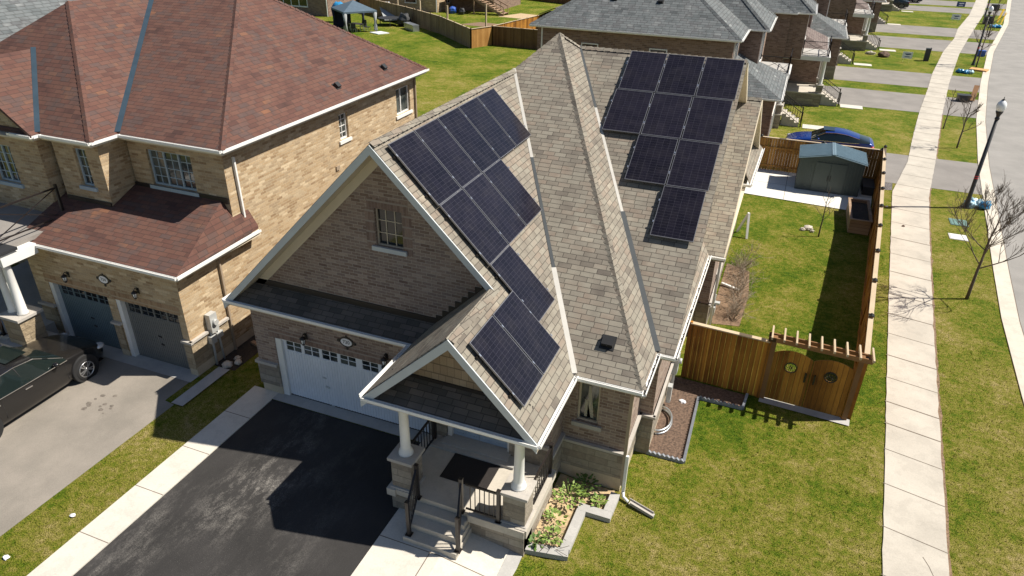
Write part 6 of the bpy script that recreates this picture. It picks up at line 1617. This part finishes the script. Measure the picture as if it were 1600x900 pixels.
    railing((xf + .45, a + .5, pf + .05), (xf + .45, sy - .7, pf + .05), .8, 6, r, (0, 0)); railing((xf + .45, b - .5, pf + .05), (xf + .45, sy + .7, pf + .05), .8, 6, r, (0, 0))
    xrail((xf + .35, a + .15, 3.2), (xf + .35, b - .15, 3.2), r, .9); xrail((xm + 1.2, a + .15, 3.2), (xf + .35, a + .15, 3.2), r, .9)
    g_m = MB(); g_m.box(xm, xm + .06, sy - .5, sy + .5, pf + .08, 2.7); g_m.build('front_door', 'door_taupe', r)
    m = MB(); m.box(xf + 1.9, xf + 3.4, sy - .9, sy + .1, ZL, ZL + .03)
    o = m.build('porch_path', 'concrete_new'); o['kind'] = 'structure'
    return r
row_house(41.3, 52.0, -.65, 'shingle_grey', 'shingle_grey', 'grey roofed brick house directly behind the back yard shed', vents=True, back=11.3)
row_house(54.8, 65.0, 1.75, 'shingle_grey', 'shingle_brown', 'second brick house up the street, grey roof and brown garage roof', False)
row_house(65.7, 77.0, 3.2, 'shingle_brown', 'shingle_grey', 'third brick house up the street, brown roof and grey garage roof', True)
row_house(81.0, 92.5, 5.9, 'shingle_dark', 'shingle_brown', 'fourth brick house up the street, before the second pair of driveways', False)
row_house(96.0, 107.5, 8.0, 'shingle_grey', 'shingle_dark', 'fifth brick house up the street, red-brown walls', True)
row_house(117.5, 128.5, 10.8, 'shingle_brown', 'shingle_grey', 'sixth brick house up the street, near the top edge', False)
row_house(130, 141, 13.2, 'shingle_dark', 'shingle_brown', 'farthest brick house of the street', True)

# ------------------------------------------------------------------ back yards at the top
ZB = 0.0
board_fence('wooden_fence', [(-29.0, 63.4), (-35.4, 69.6), (-42.0, 74.3), (-49.4, 78.8), (-62, 87.5)], 1.75, 'fence_wood_pale', 'rail_wood', 'long weathered fence running back from the corner to the gazebo', 2.1, caps=False, z=ZB, posth=.12)
board_fence('wooden_fence', [(-29.0, 63.4), (-27.9, 66.0)], 1.75, 'fence_wood_fresh', 'rail_wood', 'short sunlit yellow-orange fence panel at the corner of the back gardens', 3, caps=False, z=ZB, posth=.12)
board_fence('wooden_fence', [(-27.9, 66.0), (-23.6, 65.9), (-15, 65.6)], 1.75, 'fence_wood_dark', 'rail_wood', 'dark wooden fence section beside the grey roofed house', 2.4, caps=False, z=ZB, rails=2)
board_fence('wooden_fence', [(-27.9, 66.1), (-26.5, 75.0), (-24.5, 88)], 1.75, 'fence_wood', 'rail_wood', 'reddish fence between two back gardens at the top', 2.4, caps=False, z=ZB)
board_fence('wooden_fence', [(-60, 110), (-40, 103.5), (-22, 97.5)], 1.8, 'fence_wood_dark', 'rail_wood', 'far dark fence along the top edge', 2.6, caps=False, z=ZB)
for k, (x, y, h) in enumerate(((-34.0, 68.6, 3.0), (-39.5, 73.0, 2.7), (-31.0, 71.6, 3.0), (-44.2, 76.3, 2.6))):
    m = MB(); m.beam((x, y, 0), (x, y, h), .14, .14); tag(m.build('wooden_post', 'rail_wood'), ('tall bare wooden post behind the weathered fence, right of the brick house corner', 'tall bare post standing at the weathered fence, second from the gazebo', 'tall bare post in the garden, nearest the fence corner', 'tall bare post at the fence, closest to the gazebo')[k], 'post')
# gazebo
Gz = thing('gazebo', 'blue-grey canopy gazebo with dark curtains on the back lawn', 'gazebo', (-44.6, 67.0, 0))
gz = [(-47.0, 67.4), (-43.9, 64.9), (-41.9, 67.6), (-45.0, 70.1)]; gc = (sum(p[0] for p in gz) / 4, sum(p[1] for p in gz) / 4)
m = MB()
for i in range(4):
    a = gz[i]; b = gz[(i + 1) % 4]; ax = [(p[0] - gc[0]) * 1.08 + gc[0] for p in (a, b)]; ay = [(p[1] - gc[1]) * 1.08 + gc[1] for p in (a, b)]
    m.poly([(ax[0], ay[0], 2.15), (ax[1], ay[1], 2.15), (gc[0], gc[1], 3.0)]); m.poly([(ax[0], ay[0], 1.98), (ax[1], ay[1], 1.98), (ax[1], ay[1], 2.15), (ax[0], ay[0], 2.15)])
m.build('canopy', 'canopy_blue', Gz)
for i, p in enumerate(gz):
    m = MB(); m.beam((p[0], p[1], 0), (p[0], p[1], 2.05), .12, .12); m.build('post', 'bin_dark', Gz)
    m = MB(); m.lathe([(.22, .15), (.12, 1.0), (.25, 2.0)], (p[0] * .97 + gc[0] * .03, p[1] * .97 + gc[1] * .03, 0), 8); m.build('curtain', 'curtain_navy' if i in (0, 3) else 'net_grey', Gz)
m = MB(); a, b = gz[0], gz[3]; m.prism([(a[0], a[1], .1), (a[0] * .45 + b[0] * .55, a[1] * .45 + b[1] * .55, .1), (a[0] * .45 + b[0] * .55, a[1] * .45 + b[1] * .55, 2.0), (a[0], a[1], 2.0)], (.05, .05, 0)); m.build('curtain', 'curtain_navy', Gz)
m = MB(); m.box(-44.8, -43.4, 66.9, 67.8, .68, .73)
for x in (-44.7, -43.5):
    for y in (67.0, 67.7): m.beam((x, y, 0), (x, y, .7), .05, .05)
tag(m.build('patio_table', 'galvanised'), 'patio table under the gazebo', 'table')
for k, (x, y, rz) in enumerate(((-45.3, 67.2, 1.57), (-42.9, 67.5, -1.57), (-44.0, 68.4, 3.14), (-43.7, 66.2, .2))):
    c = thing('garden_chair', ('dark garden chair on the left of the gazebo table', 'dark garden chair on the right of the gazebo table', 'dark garden chair behind the gazebo table', 'dark garden chair in front of the gazebo table')[k], 'chair', (0, 0, 0), 'garden chairs round the gazebo table')
    m = MB(); m.box(-.25, .25, -.25, .25, .42, .46); m.build('seat', 'bin_dark', c); m = MB(); m.box(-.25, .25, -.28, -.24, .46, .95); m.build('backrest', 'bin_dark', c)
    for sx_ in (-1, 1):
        for sy_ in (-1, 1): m = MB(); m.beam((sx_ * .22, sy_ * .22, 0), (sx_ * .22, sy_ * .22, .42), .035, .035); m.build('leg', 'galvanised', c)
    c.location = (x, y, 0); c.rotation_euler = (0, 0, rz)
m = MB(); m.prism([(-42.2, 66.7, .0), (-40.9, 66.2, .0), (-40.2, 67.3, .0), (-41.5, 67.8, .0)], (0, 0, .08)); tag(m.build('white_slab', 'sign_white'), 'white board lying on the grass before the gazebo', 'slab')
m = MB(); m.beam((-40.3, 71.3, .3), (-38.3, 69.7, .3), .7, .6); m.beam((-40.3, 71.3, .62), (-38.3, 69.7, .62), .75, .05); tag(m.build('deck_box', 'galvanised'), 'grey deck box against the weathered fence', 'box')
m = MB(); m.blob((-41.2, 72.5, .7), .8, 1, 8, 6, .5, (1, 1, .9)); tag(m.build('covered_grill', 'bin_dark'), 'dark covered grill near the weathered fence', 'grill')
# trampoline frame + ramp shapes behind the gazebo
m = MB(); m.beam((-48.0, 79.5, 1.4), (-44.0, 74.2, .2), 1.4, .1); m.beam((-48.6, 79.0, .0), (-48.6, 79.0, 1.3), .1, .1); tag(m.build('wooden_ramp', 'net_grey'), 'sloping grey ramp beside the weathered fence', 'ramp')
m = MB(); m.lathe([(1.3, .75), (1.3, .8)], (-43.0, 72.3, 0), 20, False)
for k in range(6): a = k * math.pi / 3; m.beam((-43.0 + 1.25 * math.cos(a), 72.3 + 1.25 * math.sin(a), 0), (-43.0 + 1.25 * math.cos(a), 72.3 + 1.25 * math.sin(a), .75), .05, .05)
tag(m.build('trampoline', 'bin_dark'), 'small dark trampoline on the grass behind the gazebo', 'trampoline')
m = MB(); m.smooth = True; m.blob((-49.0, 71.5, 1.6), .75, 2, 10, 8, .2, (1, 1, .8)); m.beam((-49.0, 71.5, 0), (-49.0, 71.5, 1.2), .1, .1); tag(m.build('blue_parasol', 'bag_blue'), 'folded bright blue parasol at the corner of the gazebo', 'parasol')
# house behind the big red-brown roof (ribbon window) and the house with the deck
def back_house(x0, x1, y0, y1, zt, wm, rm, label, windows=()):
    r = thing('brick_house', label, 'house', ((x0 + x1) / 2, (y0 + y1) / 2, ZB))
    m = MB(); m.box(x0, x1, y0, y1, ZB - .2, zt); m.build('wall', wm, r)
    m = MB(); e = .4; hip(m, [plane(x1 + e, 0, zt, gx=-.6), plane(x0 - e, 0, zt, gx=.6), plane(0, y0 - e, zt, gy=.6), plane(0, y1 + e, zt, gy=-.6)], rect(x0 - e, x1 + e, y0 - e, y1 + e), .12); m.build('roof', rm, r)
    m = MB(); gutter(m, [(x0 - e, y0 - e, zt), (x1 + e, y0 - e, zt), (x1 + e, y1 + e, zt)], 1); m.build('eave_gutter', 'eave_gutter', r)
    m = MB(); m.beam((x1 - .12, y0 - .05, zt), (x1 - .12, y0 - .05, 0), .1, .08); m.build('downspout', 'white_trim', r)
    for (face, a, b, z0_, z1_, nm) in windows:
        g_m = MB(); f_ = MB()
        if face == 'f':
            g_m.box(a, b, y0 - .03, y0 + .02, z0_, z1_); f_.box(a - .1, b + .1, y0 - .1, y0, z0_ - .14, z0_); f_.box(a - .08, a, y0 - .06, y0, z0_, z1_); f_.box(b, b + .08, y0 - .06, y0, z0_, z1_); f_.box(a, b, y0 - .06, y0, z1_, z1_ + .08)
            for k in range(1, nm): xx = a + (b - a) * k / nm; f_.box(xx - .05, xx + .05, y0 - .06, y0 - .031, z0_, z1_)
        else:
            g_m.box(x1 - .02, x1 + .03, a, b, z0_, z1_); f_.box(x1, x1 + .1, a - .1, b + .1, z0_ - .14, z0_); f_.box(x1, x1 + .06, a - .08, a, z0_, z1_); f_.box(x1, x1 + .06, b, b + .08, z0_, z1_); f_.box(x1, x1 + .06, a, b, z1_, z1_ + .08)
            for k in range(1, nm): yy = a + (b - a) * k / nm; f_.box(x1 + .031, x1 + .06, yy - .05, yy + .05, z0_, z1_)
        w = g_m.build('window', 'glass_dark', r); f_.build('frame', 'white_trim', w)
    return r
back_house(-66, -52.6, 74.5, 86, 5.4, 'brick_row', 'shingle_dark', 'tan brick house with a ribbon window behind the red-brown roof', (('f', -60.0, -55.5, 1.0, 2.3, 4), ('f', -63.8, -62.2, 1.0, 2.3, 1)))
bh = back_house(-56, -43.0, 84.0, 96, 5.6, 'brick_tan', 'shingle_dark', 'tan brick house behind the weathered fence, white window at its corner', (('r', 86.2, 87.4, .9, 2.4, 2), ('f', -47.5, -46.0, 1.0, 2.3, 1)))
m = MB(); m.box(-43, -36.8, 87.6, 97, 0, 5.6); m.build('wall', 'brick_row', bh)
# deck stairs
Dk = thing('deck_stairs', 'wooden deck stairs with railings against the far house', 'stairs', (-37.0, 84, 0))
m = MB()
for k in range(9): z_ = 1.75 - k * .19; m.box(-38.3 + k * .42, -37.86 + k * .42, 85.1, 86.6, z_, z_ + .05)
m.build('treads', 'planter_wood', Dk)
for yy in (85.1, 86.6):
    m = MB(); m.beam((-38.4, yy, 1.7), (-34.5, yy, 0), .06, .28); m.beam((-38.4, yy, 2.7), (-34.5, yy, 1.0), .06, .1)
    for k in range(5): t_ = k / 4; m.beam((-38.4 + 3.9 * t_, yy, 1.7 - 1.7 * t_), (-38.4 + 3.9 * t_, yy, 2.7 - 1.7 * t_), .07, .07)
    m.build('railing', 'planter_wood', Dk)
m = MB(); m.box(-42.5, -38.2, 84.8, 87.6, 1.7, 1.8)
for x in (-42.3, -38.4): m.beam((x, 84.9, 0), (x, 84.9, 1.7), .12, .12)
m.build('deck', 'planter_wood', Dk)
for k, (x, y, mt, s) in enumerate(((-41.0, 84.2, 'bin_blue', .5), (-39.6, 84.0, 'bin_dark', .45))):
    m = MB(); m.blob((x, y, .35), s, k, 8, 6, .4); tag(m.build('garden_toy', mt), ('blue bundle under the far deck', 'dark bundle under the far deck')[k], 'bundle')
m = MB(); m.box(-27.6, -26.4, 79.0, 80.2, 0, .6); tag(m.build('white_box', 'sign_white'), 'small white box on the far garden lawn', 'box')
sheet('garden_soil', [(-36.5, 76.5), (-31.5, 76.0), (-30.5, 78.5), (-35, 79.2)], 'dirt_edge', .01); sheet('garden_gravel', [(-35, 84.5), (-27.5, 83.5), (-26, 87), (-33.5, 88.5)], 'soil_sand', .01)
Sh = thing('garden_shed', 'dark roofed garden shed beside the reddish fence', 'shed', (-25.3, 76, 0))
m = MB(); m.box(-26.2, -23.2, 75.6, 78.4, 0, 1.9); m.build('wall', 'bin_dark', Sh)
m = MB(); hip(m, [plane(-26.5, 0, 1.9, gx=.4), plane(-22.9, 0, 1.9, gx=-.4)], rect(-26.5, -22.9, 75.3, 78.7), .08); m.build('roof', 'shingle_dark', Sh)
# ------------------------------------------------------------------ grass blades close to the camera (uncountable: one object of stuff)
rnd = random.Random(77); V = []; Fc = []
def tufts(x0, x1, y0, y1, dens, skip=None):
    n = int((x1 - x0) * (y1 - y0) * dens)
    for _ in range(n):
        x = rnd.uniform(x0, x1); y = rnd.uniform(y0, y1)
        if skip and skip(x, y): continue
        q = mnoise.noise(Vector((x * 1.3, y * 1.3, 0)))
        z = zg(x); h = rnd.uniform(.02, .055) * (1 + .5 * q); a = rnd.uniform(0, 3.14); w = rnd.uniform(.005, .010); lx, ly = rnd.uniform(-.03, .03), rnd.uniform(-.03, .03)
        b = len(V); cx, sx = math.cos(a) * w, math.sin(a) * w
        V.extend(((x - cx, y - sx, z), (x + cx, y + sx, z), (x + lx, y + ly, z + h))); Fc.append((b, b + 1, b + 2))
def inbed(x, y): return (x < -2.0 and y > 10.1) or (x < -.6 and y > 14.2) or (x < .6 and y > 17.1) or y > 17.9
tufts(-3.4, 3.9, 6.5, 18, 260, inbed)
tufts(-14.0, -12.58, 4, 12.8, 300)
tufts(5.25, 8.0, 10.5, 24, 200, lambda x, y: x < fR(y) + .03 or x > fC(y))
tufts(3.3, 4.9, 17.5, 30, 180, lambda x, y: x > fL(y) - .02 or x < 3.4 + (y - 18) * .09)
tufts(-1.0, 3.4, 18.2, 30, 130, lambda x, y: x > 3.25 + (y - 18) * .09)
tufts(5.9, 10, 24, 34, 110, lambda x, y: x < fR(y) + .05 or x > fC(y))
me = bpy.data.meshes.new('grass_blades'); me.from_pydata(V, [], Fc); me.materials.append(MATS['grass_lawn'])
o = bpy.data.objects.new('grass_blades', me); COL.objects.link(o); o['kind'] = 'stuff'; o['label'] = 'short patchy green and straw coloured lawn grass'; o['category'] = 'grass'
